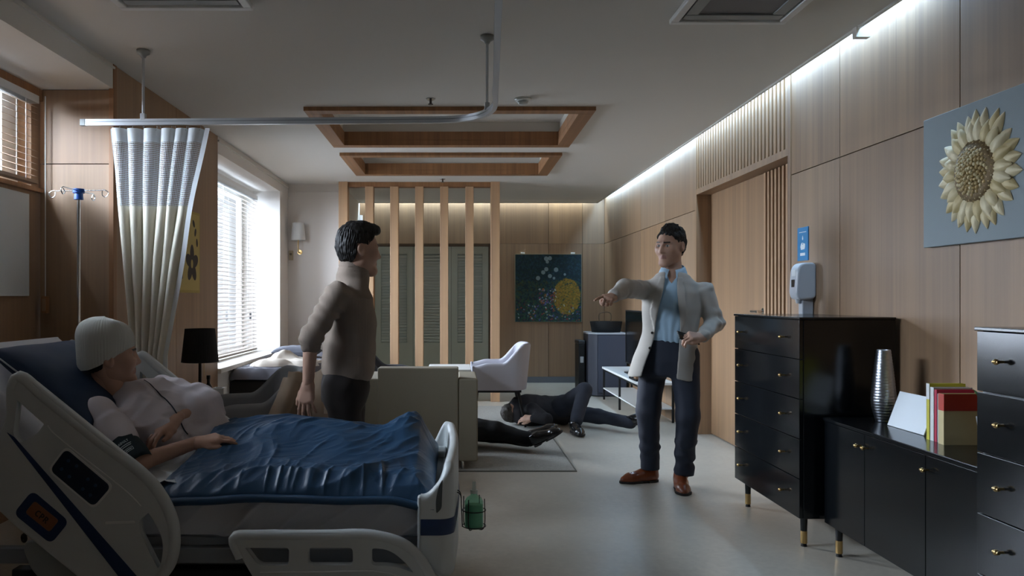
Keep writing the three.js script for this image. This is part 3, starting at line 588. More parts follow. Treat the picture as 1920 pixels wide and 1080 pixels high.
{ // vase, tent frame, books, plant
  const v = thing('silver_vase', 'tall tapering silver ribbed vase on the sideboard', 'vase', [2.06, 0.67, 3.84]);
  const pr = []; for (let i = 0; i <= 120; i++) { const t = i / 120, r = t < 0.32 ? lerp(0.034, 0.0555, Math.sin(t / 0.32 * Math.PI / 2)) : lerp(0.0555, 0.031, Math.pow((t - 0.32) / 0.68, 1.25)); pr.push([r + 0.0006 * Math.sin(t * 120 * 1.3), t * 0.345]); }
  pr.push([0.028, 0.345], [0.026, 0.33], [0.04, 0.12], [0.001, 0.02]); pr.unshift([0.001, 0]);
  mesh('body', lathe(pr, 56), M(0xc9cfd8, 0.28, { metalness: 1, bumpMap: rep(texFine, 3, 10), bumpScale: 0.0008 }), v);
  const f = thing('tent_frame', 'blank white leaning picture frame on the sideboard', 'frame', [2.02, 0.67, 3.44]);
  const fr = bx(-0.003, 0.003, 0, 0.168, 0, 0.29, 0.002); fr.rotateZ(-0.36); mesh('front_panel', fr, M(0xd3dadf, 0.35), f);
  const fb = bx(-0.002, 0.002, 0, 0.165, 0.004, 0.286, 0.002); fb.rotateZ(0.5); fb.translate(0.137, 0.004, 0); mesh('back_panel', fb, M(0x9da4a8, 0.5), f);
  f.children.forEach(m => m.position.y = 0.001);
  const books = [[0.235, 0.022, 0xc9c23a, 'yellow-green', 0.15], [0.222, 0.026, 0xd7d9d6, 'white', 0.16], [0.215, 0.018, 0xb5123c, 'crimson', 0.155], [0.200, 0.024, 0xd2d4d8, 'pale grey', 0.15], [0.205, 0.038, 0xcdbb8a, 'thick beige and red', 0.16]];
  let d = 3.36;
  books.forEach(([h, th, col, nm, dep], i) => {
    const b = thing('book', `${nm} book standing in the row on the sideboard`, 'book', [1.985 + (i === 4 ? -0.012 : rr(-0.004, 0.004)), 0.67, d - th], 0, 'books on the sideboard');
    mesh('cover', merge([bx(0, 0.003, 0, h, 0, th, 0.001), bx(0, dep, 0, h, 0, 0.0025), bx(0, dep, 0, h, th - 0.0025, th)]), M(col, 0.55), b);
    mesh('pages', bx(0.003, dep - 0.004, 0.003, h - 0.004, 0.0026, th - 0.0026), M(0xd9d4c4, 0.9), b);
    if (i === 4) mesh('red_band', merge([bx(-0.0008, 0.0001, h * 0.67, h, 0, th), bx(-0.0008, dep + 0.0004, h * 0.67, h + 0.0004, -0.0008, -0.0001)]), M(0xb5331f, 0.55), b);
    if (i === 0) mesh('white_band', bx(-0.0008, 0.0001, h * 0.72, h, 0, th), M(0xd8dad8, 0.55), b);
    d -= th + 0.002;
  });
  const pl = thing('potted_plant', 'small green plant in a silver pot mostly hidden by the nearer tall chest', 'plant', [2.09, 0.67, 3.08]);
  mesh('pot', lathe([[0.001, 0], [0.05, 0], [0.07, 0.13], [0.066, 0.13], [0.046, 0.01], [0.001, 0.01]], 28), mats.alu, pl);
  mesh('soil', cyl(0.062, 0.062, 0.006, 0, 0.112), M(0x2b2018, 0.9), pl);
  for (let i = 0; i < 9; i++) { const a = i * 0.7 + 0.3, L = rr(0.12, 0.2); mesh('leaf', grid(4, 10, (u, v) => { const w = (u * 2 - 1) * 0.02 * Math.sin(Math.PI * v); const r = v * L * 0.55, y = 0.115 + v * L - v * v * 0.05; return [Math.cos(a) * r - Math.sin(a) * w, y, Math.sin(a) * r + Math.cos(a) * w]; }), M(0x46633a, 0.5, { side: THREE.DoubleSide }), pl); }
}
// ------------------------------------------------------------------ far right corner: TV bench, TV, fridge
{
  const t = thing('tv_bench', 'low white television bench on thin black legs along the right wall', 'bench', [1.85, 0, 8.08]);
  mesh('bench_top', bx(0, 0.385, 0.385, 0.41, 0, 1.95, 0.003), mats.white, t);
  mesh('shelf', bx(0.01, 0.385, 0.135, 0.15, 0.03, 1.92, 0.003), mats.white, t);
  for (const [x, d] of [[0.01, 0.02], [0.01, 1.91], [0.355, 0.02], [0.355, 1.91], [0.01, 0.97]]) mesh('leg', bx(x, x + 0.022, 0, 0.385, d, d + 0.022), mats.black, t);
  mesh('apron', bx(0.012, 0.024, 0.36, 0.385, 0.03, 1.92), mats.black, t);
  const v = thing('television', 'flat black television on the low white bench', 'television', [2.05, 0.41, 8.35]);
  mesh('screen', bx(-0.012, 0.018, 0.1, 0.71, 0.1, 1.15, 0.004), MP(0x08090a, 0.12), v);
  mesh('bezel', merge([bx(-0.016, 0.02, 0.09, 0.105, 0.09, 1.16), bx(-0.016, 0.02, 0.7, 0.715, 0.09, 1.16), bx(-0.016, 0.02, 0.09, 0.715, 0.085, 0.1), bx(-0.016, 0.02, 0.09, 0.715, 1.15, 1.165)]), mats.black, v);
  mesh('stand', merge([bx(-0.01, 0.02, 0.01, 0.1, 0.55, 0.7), bx(-0.1, 0.1, 0, 0.012, 0.4, 0.85, 0.004)]), mats.black, v);
  const k = thing('black_tray', 'flat black tray on the television bench', 'tray', [1.862, 0.41, 8.2]);
  mesh('tray_base', bx(0, 0.1, 0, 0.008, 0, 0.34, 0.003), mats.black, k);
  mesh('rim', merge([bx(0, 0.006, 0.008, 0.02, 0, 0.34), bx(0.094, 0.1, 0.008, 0.02, 0, 0.34), bx(0.006, 0.094, 0.008, 0.02, 0, 0.006), bx(0.006, 0.094, 0.008, 0.02, 0.334, 0.34)]), mats.black, k);
  const w = thing('wooden_ornament', 'small pale wooden ornament on the black tray', 'ornament', [1.91, 0.418, 8.36]);
  mesh('body', bx(-0.03, 0.03, 0, 0.045, -0.05, 0.05, 0.012), mats.oakC, w);
  mesh('knob', at(new THREE.SphereGeometry(0.016, 14, 10), 0, 0.05, 0), mats.oakC, w);
}
{
  const f = thing('small_fridge', 'dark grey small fridge with a pale top in the far right corner', 'fridge', [1.735, 0, 10.28]);
  const s = new THREE.Shape(); s.moveTo(0.10, 0); s.lineTo(0.48, 0); s.lineTo(0.48, 0.5); s.lineTo(0, 0.5); s.lineTo(0, 0.10); s.closePath();
  const g = extrude(s, 0.79, 0.006); g.rotateX(-Math.PI / 2); g.translate(0, 0.01, 0); mesh('cabinet', g, M(0x3e424d, 0.45), f);
  const g2 = extrude(s, 0.022, 0.004); g2.rotateX(-Math.PI / 2); g2.translate(0, 0.80, 0); mesh('top', g2, M(0xb9bec6, 0.4), f);
  mesh('door', bx(0.115, 0.475, 0.05, 0.78, -0.014, -0.002, 0.004), M(0x444a58, 0.4), f);
  const b = thing('dark_basket', 'round dark basket standing on the small grey fridge', 'basket', [1.99, 0.822, 10.5]);
  mesh('wall', lathe([[0.001, 0], [0.185, 0], [0.21, 0.14], [0.20, 0.14], [0.178, 0.012], [0.001, 0.012]], 36), M(0x14181a, 0.7), b);
  mesh('handle', tube([new THREE.Vector3(-0.09, 0.13, 0), new THREE.Vector3(-0.085, 0.24, 0), new THREE.Vector3(0.02, 0.26, 0), new THREE.Vector3(0.06, 0.24, 0), new THREE.Vector3(0.065, 0.13, 0)], 0.006, 24, 6), M(0x5a4a38, 0.6), b);
  const c = thing('slim_bin', 'slim black bin squeezed in left of the small fridge', 'bin', [1.63, 0, 10.5]);
  mesh('body', bx(0, 0.085, 0, 0.66, 0, 0.32, 0.01), mats.black, c);
  mesh('lid', bx(-0.004, 0.089, 0.66, 0.71, -0.004, 0.324, 0.012), M(0x2a2c2e, 0.5), c);
  mesh('pedal', bx(0.02, 0.065, 0.42, 0.5, -0.012, 0, 0.003), mats.alu, c);
}
// ------------------------------------------------------------------ rug, armchairs, chairs, window seat
{
  const r = thing('area_rug', 'flat grey rug with a thin dark border under the armchair', 'rug', [-1.25, 0, 5.83]);
  mesh('pile', bx(0, 2.13, 0.001, 0.010, 0, 3.5, 0.003), mats.rug, r);
  mesh('border', merge([bx(-0.012, 2.142, 0, 0.008, -0.012, 0), bx(-0.012, 2.142, 0, 0.008, 3.5, 3.512), bx(-0.012, 0, 0, 0.008, 0, 3.5), bx(2.13, 2.142, 0, 0.008, 0, 3.5)]), M(0x6a685f, 0.95), r);
}
const khaki = M(0x8a8270, 0.85, { bumpMap: rep(texWeave, 8, 8), bumpScale: 0.0006 });
{ // boxy armchair seen from behind
  const a = thing('boxy_armchair', 'boxy khaki armchair seen from behind at the edge of the rug', 'armchair', [-0.68, 0.010, 5.82]);
  const W = 0.85;
  mesh('backrest', bx(0.12, 0.71, 0.065, 0.745, 0, 0.17, 0.012), khaki, a);
  for (const x of [0, 0.71]) mesh('arm', bx(x, x + 0.14, 0.065, 0.665, 0.005, 0.62, 0.012), khaki, a);
  mesh('seat_frame', bx(0.14, 0.71, 0.065, 0.28, 0.17, 0.62, 0.008), khaki, a);
  mesh('seat_cushion', bx(0.145, 0.705, 0.28, 0.43, 0.17, 0.63, 0.03), khaki, a);
  for (const [x, d] of [[0.06, 0.06], [0.74, 0.06], [0.06, 0.56], [0.74, 0.56]]) mesh('leg', cyl(0.011, 0.014, 0.065, x, 0, d, 14), mats.chrome, a);
}
// upholstered chair with sweeping arms. local: back towards +x, seat front towards -x
function armChair(name, label, cat, pos, turn, mat, legMat, S = 1) {
  const c = thing(name, label, cat, pos, turn);
  const W = 0.52 * S;
  // side/back shell as one wrap: plan is a U, top edge sweeps from arm up to back
  const path = []; const hw = W / 2;
  for (let i = 0; i <= 40; i++) { const t = i / 40; let x, z; if (t < 0.36) { x = lerp(-0.26, 0.14, t / 0.36); z = -hw; } else if (t > 0.64) { x = lerp(0.14, -0.26, (t - 0.64) / 0.36); z = hw; } else { const a = (t - 0.36) / 0.28 * Math.PI - Math.PI / 2; x = 0.14 + Math.cos(a) * 0.11; z = Math.sin(a) * hw; } path.push([x * S, z]); }
  const topH = (x) => (0.625 + 0.185 * sstep(0.02, 0.21, x / S) - 0.03 * sstep(-0.1, -0.26, x / S)) ;
  const thick = 0.028, lay = [];
  const shell = (u, v) => { // v wraps outer-bottom, outer-top, inner-top, inner-bottom
    const f = u * 40, i = Math.min(39, Math.floor(f)), k = f - i; const x = lerp(path[i][0], path[i + 1][0], k), z = lerp(path[i][1], path[i + 1][1], k);
    const tx = path[i + 1][0] - path[i][0], tz = path[i + 1][1] - path[i][1], l = Math.hypot(tx, tz), nx = -tz / l, nz = tx / l;
    const T = topH(x), ang = v * Math.PI; let off, y;
    if (v < 0.42) { off = -thick; y = lerp(0.36, T - thick, v / 0.42); } else if (v > 0.58) { off = thick; y = lerp(T - thick, 0.36, (v - 0.58) / 0.42); } else { const a = (v - 0.42) / 0.16 * Math.PI; off = -Math.cos(a) * thick; y = T - thick + Math.sin(a) * thick; }
    const lean = (y - 0.36) * 0.10 * sstep(0.0, 0.25, x / S);
    return [x + nx * off + lean, y, z + nz * off];
  };
  const sh = mesh('shell', grid(80, 40, shell), mat, c); sh.material.side = THREE.DoubleSide;
  for (const z of [-1, 1]) mesh('arm_front', at(bx(-0.012, 0.012, 0.36, 0.597, -thick, thick, 0.01), -0.262 * S, 0, -z * hw), mat, c);
  mesh('seat', bx(-0.27 * S, 0.2 * S, 0.36, 0.47, -hw + 0.03, hw - 0.03, 0.03), mat, c);
  mesh('seat_rail', bx(-0.25 * S, 0.21 * S, 0.335, 0.36, -hw + 0.02, hw - 0.02), legMat, c);
  for (const z of [-1, 1]) { mesh('leg', rod(new THREE.Vector3(-0.22 * S, 0.345, z * (hw - 0.04)), new THREE.Vector3(-0.25 * S, 0, z * (hw - 0.02)), 0.017, 0.011), legMat, c); mesh('leg', rod(new THREE.Vector3(0.18 * S, 0.345, z * (hw - 0.04)), new THREE.Vector3(0.25 * S, 0, z * (hw - 0.02)), 0.017, 0.011), legMat, c); }
  return c;
}
const fabricPale = M(0xb4b3bb, 0.85, { bumpMap: rep(texWeave, 6, 6), bumpScale: 0.0005 }), fabricGrey = M(0x8b8b8c, 0.88, { bumpMap: rep(texWeave, 6, 6), bumpScale: 0.0005 }), fabricDim = M(0x5d6068, 0.88, { bumpMap: rep(texWeave, 6, 6), bumpScale: 0.0005 });
armChair('dining_chair', 'pale lilac-grey upholstered chair with black legs right of the boxy armchair', 'chair', [0.44, 0.0135, 8.0], 0, fabricPale, mats.black, 1.0);
armChair('dining_chair', 'dark grey upholstered chair whose back shows behind the sweater man', 'chair', [-0.62, 0.0135, 7.32], Math.PI, fabricDim, mats.black, 1.0);
{
  const t = thing('side_table', 'white square table just behind the boxy armchair', 'table', [0.0, 0.010, 7.35]);
  mesh('table_top', bx(-0.24, 0.15, 0.56, 0.62, -0.25, 0.35, 0.006), mats.white, t);
  for (const [x, d] of [[-0.22, -0.22], [0.12, -0.22], [-0.22, 0.31], [0.12, 0.31]]) mesh('leg', bx(x, x + 0.025, 0, 0.56, d, d + 0.025), mats.white, t);
}
armChair('lounge_chair', 'grey upholstered armchair with a sloping arm beyond the bed', 'armchair', [-1.30, 0.0, 5.12], 0.35, fabricGrey, mats.black, 1.12);
{ // jacket draped over that chair
  const j = thing('draped_jacket', 'beige-brown jacket draped over the back of the grey armchair', 'jacket', [-0.83, 0.30, 4.87]);
  const mat = M(0x9a8672, 0.9, { side: THREE.DoubleSide, bumpMap: rep(texWeave, 8, 8), bumpScale: 0.0006 });
  const f = (u, v, side) => { // hangs over an edge near y=0.5 local
    const s = v * 2 - 1, w = 0.17 + 0.04 * v + 0.02 * noise(v * 5, side); const y = 0.52 - Math.pow(Math.abs(s), 1.6) * 0.44 - 0.02 * Math.sin(u * 7 + side);
    return [(u - 0.5) * 2 * w + 0.02 * noise(u * 3, v * 3, 4), y + 0.015 * noise(u * 6, v * 4, 2), s * 0.11 + 0.02 * Math.sin(u * 11 + v * 2) + 0.02 * noise(u * 5, v * 5, 8)];
  };
  mesh('body', grid(40, 50, (u, v) => f(u, v, 0)), mat, j);
  const sl = tube([new THREE.Vector3(-0.14, 0.47, 0.1), new THREE.Vector3(-0.17, 0.36, 0.15), new THREE.Vector3(-0.22, 0.24, 0.17), new THREE.Vector3(-0.25, 0.15, 0.17)], 0.055, 40, 16);
  mesh('sleeve', sl, mat, j);
  mesh('cuff_opening', at(cyl(0.05, 0.05, 0.004, 0, 0, 0, 20), -0.251, 0.148, -0.17, 0, 0, 0.4), M(0x2d241d, 0.95), j);
  mesh('pocket_flap', bx(0.06, 0.2, 0.28, 0.33, -0.155, -0.148, 0.003), mat, j);
  mesh('button', at(cyl(0.011, 0.011, 0.004, 0, 0, 0, 16), 0.2, 0.08, -0.16, 0, Math.PI / 2), M(0x231b16, 0.5), j);
}
{ // window seat (daybed): black box, grey tufted cushion
  const w = thing('window_seat', 'tufted grey window seat on a black base below the far window', 'window seat', [XL + 0.01, 0, 7.35]);
  mesh('base', bx(0.005, 0.70, 0, 0.50, 0.02, 2.38, 0.006), M(0x151517, 0.7), w);
  mesh('cushion', grid(60, 160, (u, v) => { const X = u * 0.72, D = v * 2.38; const gx = X / 0.18, gd = D / 0.2; const off = Math.floor(gd + 0.5) % 2 ? 0.5 : 0; const bxr = (gx + off) - Math.round(gx + off), bd = gd - Math.round(gd); const dim = 0.028 * Math.exp(-(bxr * bxr + bd * bd) * 40) + 0.006 * Math.exp(-Math.pow(Math.abs(bxr) - Math.abs(bd), 2) * 60); const e = Math.min(X, 0.72 - X, D, 2.38 - D), edge = Math.sqrt(clamp(e / 0.045, 0, 1)); return [X, 0.515 + 0.105 * edge - dim * edge, -D]; }), M(0x5a5a62, 0.75), w);
  const bt = new THREE.SphereGeometry(0.012, 10, 6);
  for (let i = 0; i < 5; i++) for (let k = 0; k < 3; k++) { const m = mesh('button', bt, M.btn ?? (M.btn = M(0x222226, 0.6)), w); const D = 0.2 * (i + 1), off = (i + 1) % 2 ? 0.5 : 0; m.position.set(0.18 * (k + 1 - off), 0.594, -D); m.scale.y = 0.5; }
  const cl = thing('crumpled_cloth', 'crumpled cream cloth lying on the tufted window seat', 'cloth', [-1.62, 0.6185, 7.75]);
  mesh('heap', grid(70, 60, (u, v) => { const X = (u - 0.5) * 0.62, Z = (v - 0.5) * 0.5, e = Math.max(Math.abs(u - 0.5), Math.abs(v - 0.5)) * 2; const h = 0.15 * Math.pow(clamp(1 - e, 0, 1), 0.55) * (0.55 + 0.7 * Math.abs(noise(u * 4, v * 3.2, 1))) + 0.02 * noise(u * 12, v * 11, 4) * (1 - e); return [X + 0.04 * noise(u * 5, v * 5, 9), Math.max(h, 0.004), Z + 0.03 * noise(u * 5, v * 5, 12)]; }), M(0xc9bfb2, 0.9, { side: THREE.DoubleSide }), cl);
  const pl = thing('grey_pillow', 'soft grey cushion at the far end of the window seat', 'cushion', [-1.72, 0.6185, 8.75]);
  mesh('pillow', pillowGeo(0.5, 0.34, 0.13), M(0x5b5d66, 0.9), pl);
}
function pillowGeo(w, l, t, n = 32) {
  const top = (s) => grid(n, n, (u, v) => { const a = u * 2 - 1, b = v * 2 - 1; const e = Math.pow(Math.max(0, (1 - Math.pow(Math.abs(a), 3)) * (1 - Math.pow(Math.abs(b), 3))), 0.45); const pin = 1 - 0.06 * (1 - Math.abs(a)) * Math.pow(Math.abs(b), 4); return [a * w / 2 * (1 - 0.05 * (1 - b * b)), t / 2 + s * t / 2 * e + 0.004 * noise(a * 4, b * 4) * e, b * l / 2 * pin]; });
  const a = top(1), b = top(-1); const ix = b.index.array; for (let i = 0; i < ix.length; i += 3) { const k = ix[i]; ix[i] = ix[i + 1]; ix[i + 1] = k; } b.computeVertexNormals();
  return merge([a, b]);
}
{ // bedside table and lamp behind the bed
  const t = thing('bedside_table', 'small dark bedside table beyond the bed', 'table', [-1.81, 0, 5.72]);
  mesh('table_top', bx(-0.24, 0.24, 0.53, 0.555, -0.22, 0.22, 0.004), M(0x8b8478, 0.4), t);
  mesh('cabinet', bx(-0.22, 0.22, 0.1, 0.53, -0.2, 0.2, 0.004), M(0x2d2721, 0.5), t);
  mesh('drawer', bx(-0.2, 0.2, 0.34, 0.51, -0.21, -0.2, 0.003), M(0x332c25, 0.5), t);
  for (const [x, d] of [[-0.2, -0.18], [0.17, -0.18], [-0.2, 0.15], [0.17, 0.15]]) mesh('leg', bx(x, x + 0.03, 0, 0.1, d, d + 0.03), mats.black, t);
  const l = thing('table_lamp', 'table lamp with a tapered black pleated shade', 'lamp', [-1.80, 0.555, 5.66]);
  mesh('base', lathe([[0.001, 0], [0.07, 0], [0.07, 0.012], [0.02, 0.022], [0.001, 0.022]], 28), mats.black, l);
  mesh('stem', cyl(0.011, 0.011, 0.30, 0, 0.015), M(0x2a2520, 0.4, { metalness: 0.5 }), l);
  const sh = grid(160, 6, (u, v) => { const a = u * Math.PI * 2, r = lerp(0.127, 0.102, v) + 0.0012 * Math.sin(u * Math.PI * 2 * 60); return [Math.cos(a) * r, 0.258 + v * 0.235, -Math.sin(a) * r]; });
  mesh('shade', sh, MP(0x16161a, 0.8, { side: THREE.DoubleSide }), l);
  mesh('pull_chain', rod(new THREE.Vector3(0.035, 0.15, 0.02), new THREE.Vector3(0.035, 0.27, 0.02), 0.0018, 0.0018, 5), mats.brass, l);
  mesh('shade_ring', new THREE.TorusGeometry(0.1265, 0.0025, 6, 60).rotateX(Math.PI / 2).translate(0, 0.259, 0), mats.black, l);
  const b = thing('tissue_box', 'small white box on the bedside table', 'box', [-1.64, 0.555, 5.58]);
  mesh('carton', bx(-0.042, 0.042, 0, 0.085, -0.04, 0.04, 0.003), mats.white, b);
  mesh('slot', bx(-0.02, 0.02, 0.085, 0.088, -0.008, 0.008), mats.plasticGrey, b);
  const q = thing('small_bottle', 'dark little bottle on the bedside table beside the white box', 'bottle', [-1.70, 0.555, 5.53]);
  mesh('glass', lathe([[0.001, 0], [0.026, 0], [0.026, 0.09], [0.011, 0.12], [0.011, 0.15], [0.001, 0.15]], 24), MP(0x15120f, 0.15), q);
  mesh('cap', cyl(0.013, 0.013, 0.025, 0, 0.15), mats.black, q);
}
// ------------------------------------------------------------------ hospital bed
const BA = 39 * Math.PI / 180, BC = Math.cos(BA), BS = Math.sin(BA);   // back section angle
const bed = thing('hospital_bed', 'white hospital bed with raised back section and navy striped side rails', 'bed', [0, 0, 0]);
const sheetMat = M(0xcfd1d6, 0.8, { bumpMap: rep(texFine, 6, 6), bumpScale: 0.0006 });
// centre line of the mattress top: foot -> hinge -> head
function bedTop(t) { // t in metres from the foot end; returns [x, y, nx, ny, dirx, diry]
  const L0 = 1.16, R = 0.25;   // bend blended over R
  const k = sstep(L0 - R / 2, L0 + R / 2, t), a = BA * k;
  let x = -0.10, y = 0.53; const n = 40; for (let i = 0; i < n; i++) { const s = t * (i + 0.5) / n, b = BA * sstep(L0 - R / 2, L0 + R / 2, s); x -= Math.cos(b) * t / n; y += Math.sin(b) * t / n; }
  return [x, y, Math.sin(a), Math.cos(a)];
}
{
  const LEN = 2.02, TH = 0.165, D0 = 3.02, D1 = 3.93, r = 0.04;
  const ring = []; const corner = (cx, cy, a0) => { for (let i = 0; i <= 6; i++) { const a = a0 + i / 6 * Math.PI / 2; ring.push([cx + Math.cos(a) * r, cy + Math.sin(a) * r]); } };
  const seg = (x0, y0, x1, y1, n) => { for (let i = 1; i < n; i++) ring.push([lerp(x0, x1, i / n), lerp(y0, y1, i / n)]); };
  // (d, depth below top): start at near bottom going up the near side
  const nearSide = []; for (let i = 0; i <= 16; i++) nearSide.push([D0, lerp(TH - 0.005, r, i / 16)]);
  ring.push(...nearSide); for (let i = 1; i <= 6; i++) { const a = i / 6 * Math.PI / 2; ring.push([D0 + r - Math.cos(a) * r, r - Math.sin(a) * r]); }
  seg(D0 + r, 0, D1 - r, 0, 12); for (let i = 0; i <= 6; i++) { const a = i / 6 * Math.PI / 2; ring.push([D1 - r + Math.sin(a) * r, r - Math.cos(a) * r]); }
  ring.push([D1, TH], [D0, TH]);
  const n = ring.length;
  const g = grid(n - 1, 300, (u, v) => {
    const q = ring[Math.round(u * (n - 1))], t = v * LEN, [x, y, nx, ny] = bedTop(t);
    let out = 0, dep = q[1];
    if (q[0] < D0 + 0.02 && t < 1.35) { const w = t - dep * 1.7 + 0.05 * noise(t * 3, dep * 6); const fold = Math.pow(0.5 + 0.5 * Math.sin(w * 34 + 3 * noise(w * 2.1, 2)), 5) * sstep(0.0, 0.06, dep) * clamp(0.6 + 0.7 * noise(t * 4.3, 2.3, 7.7), 0.15, 1.1); out = 0.036 * fold + 0.006 * noise(t * 9, dep * 20) * sstep(0, 0.05, dep); }
    return [x - nx * dep, y - ny * dep, -(q[0] - out)];
  });
  mesh('mattress', g, sheetMat, bed);
  const end = bedTop(LEN); mesh('mattress_end', at(bx(-0.01, 0.004, -TH + 0.004, -0.006, D0 + 0.004, D1 - 0.004, 0.01), end[0], end[1], 0, 0, 0, -BA), sheetMat, bed);
}
{ // frame, deck, lift, casters
  const deck = M(0x8b9094, 0.5), dark = M(0x2c2f31, 0.6);
  mesh('deck_flat', merge([bx(-1.3, -0.06, 0.325, 0.36, 3.03, 3.92, 0.004)]), deck, bed);
  for (const d of [3.0, 3.91]) mesh('frame_beam', bx(-2.12, -0.04, 0.265, 0.325, d, d + 0.04, 0.006), deck, bed);
  const bk = bx(-0.80, 0, -0.035, 0, 3.03, 3.92, 0.004); bk.rotateZ(-BA); bk.translate(-1.25, 0.365, 0); mesh('deck_back', bk, deck, bed);
  mesh('lift_frame', merge([bx(-1.75, -0.3, 0.12, 0.19, 3.16, 3.22, 0.006), bx(-1.75, -0.3, 0.12, 0.19, 3.73, 3.79, 0.006), bx(-1.5, -1.35, 0.19, 0.27, 3.2, 3.76, 0.006), bx(-0.7, -0.55, 0.19, 0.27, 3.2, 3.76, 0.006)]), dark, bed);
  mesh('motor_cover', bx(-1.2, -0.8, 0.13, 0.26, 3.3, 3.65, 0.03), deck, bed);
  for (const x of [-1.72, -0.34]) for (const d of [3.13, 3.82]) { const w = mesh('caster', at(new THREE.TorusGeometry(0.042, 0.018, 10, 24), x, 0.06, d), dark, bed); mesh('fork', bx(x - 0.03, x + 0.03, 0.07, 0.15, d - 0.025, d + 0.025, 0.008), M.fk ?? (M.fk = M(0x7f8486, 0.5)), w); }
  mesh('foot_pedal', bx(-0.9, -0.55, 0.10, 0.125, 3.04, 3.10, 0.01), dark, bed);
  mesh('headboard', merge([bx(-2.2, -2.165, 0.3, 0.92, 3.02, 3.94, 0.016)]), mats.plastic, bed);
}
// side rails
const K = 1 / 517;   // drawing units of the rail outlines
const ab = (a) => a.map(p => [p[0] * K, -p[1] * K, (p[2] ?? 12) * K]);
function headRail(dPlane, out) { // out = +1 when the outer face looks at the camera (+z)
  const s = roundPoly(ab([[-16, 20, 26], [6, -10, 26], [325, -10, 60], [420, 40, 60], [455, 110, 50], [445, 180, 40], [405, 222, 30], [150, 222, 40], [58, 208, 60], [32, 130, 30], [36, 84, 30]]), 0.02);
  const h1 = roundInto(new THREE.Path(), ab([[16, 30, 8], [98, 34, 8], [100, 62, 12], [84, 102, 12], [58, 96, 12]]), 0.02);
  const h2 = roundInto(new THREE.Path(), ab([[344, 38, 10], [402, 58, 40], [432, 100, 30], [432, 122, 14], [408, 112, 16], [356, 88, 14], [338, 68, 10]]), 0.02);
  s.holes.push(h1, h2);
  const T = 0.036, g = extrude(s, T, 0.010, 3, 12); g.translate(0, 0, -T / 2);
  const m = mesh('head_side_rail', g, mats.plastic, bed);
  m.position.set(-1.571, 0.98, -dPlane); m.rotation.z = -BA;
  const zf = out * T / 2;
  const top = tube(ab([[2, 26], [-2, 4], [60, 3], [180, 3], [320, 3], [395, 36], [436, 92], [438, 150]]).map(p => new THREE.Vector3(p[0], p[1], 0)), 0.023, 90, 12); mesh('grip_bar', top, mats.plastic, m);
  const plate = (pts, th, mat, nm, r = 0.008, z = zf) => { const q = extrude(roundPoly(ab(pts), r), th, Math.min(0.0015, th / 3), 1); q.translate(0, 0, out > 0 ? z : z - th); return mesh(nm, q, mat, m); };
  plate([[48, 94, 4], [66, 92, 4], [408, 150, 4], [398, 176, 4]], 0.003, mats.navy, 'navy_stripe');
  plate([[150, 44, 14], [268, 46, 14], [266, 104, 14], [152, 102, 14]], 0.003, mats.white, 'panel_rim');
  const cp = plate([[154, 48, 12], [264, 50, 12], [262, 100, 12], [156, 98, 12]], 0.005, M(0x14263c, 0.3), 'control_panel');
  plate([[154, 148, 14], [244, 150, 14], [244, 204, 14], [154, 204, 14]], 0.003, mats.navy, 'release_recess');
  plate([[170, 160, 6], [228, 160, 6], [228, 188, 6], [170, 188, 6]], 0.006, M(0x8a5a3a, 0.5), 'release_label');
  if (out > 0) {
    const bt = new THREE.CylinderGeometry(0.006, 0.006, 0.003, 12); bt.rotateX(Math.PI / 2);
    for (const [a, b] of [[172, 62], [190, 60], [172, 82], [192, 84], [222, 66], [240, 66], [226, 86], [244, 86]]) { const k = mesh('button', bt, M.bt ?? (M.bt = M(0x35516e, 0.4)), m); k.position.set(a * K, -b * K, zf + 0.006); }
    const cv = document.createElement('canvas'); cv.width = 160; cv.height = 72; const x = cv.getContext('2d'); x.fillStyle = '#8a5a3a'; x.fillRect(0, 0, 160, 72); x.fillStyle = '#1c1512'; x.font = 'bold 48px sans-serif'; x.textAlign = 'center'; x.fillText('CPR', 80, 53);
    const t = new THREE.CanvasTexture(cv); t.colorSpace = THREE.SRGBColorSpace; const pl = new THREE.PlaneGeometry(52 * K, 24 * K); pl.translate(199 * K, -174 * K, zf + 0.0064); mesh('release_print', pl, M(0xffffff, 0.5, { map: t }), m);
    const ln = roundPoly(ab([[296, 108, 3], [338, 72, 3], [341, 76, 3], [299, 112, 3]]), 0.002); const lg = extrude(ln, 0.003, 0.001, 1); lg.translate(0, 0, zf); mesh('edge_bead', lg, mats.white, m);
    const bd = tube(ab([[100, 36], [112, 40], [300, 40], [330, 44]]).map(p => new THREE.Vector3(p[0], p[1], zf)), 0.0025, 30, 6); mesh('edge_bead', bd, mats.white, m);
  }
  return m;
}
headRail(2.90, 1); headRail(4.03, -1);
{ // rail mechanism pods under the head rails
  for (const d of [2.955, 3.985]) { const s = roundPoly(ab([[-60, -38, 30], [52, -40, 20], [92, 30, 30], [60, 62, 30], [-30, 40, 40]]), 0.03); const g = extrude(s, 0.05, 0.012, 3); g.translate(-1.48, 0.30, -d - 0.025); mesh('rail_mechanism', g, mats.plasticGrey, bed); }
}
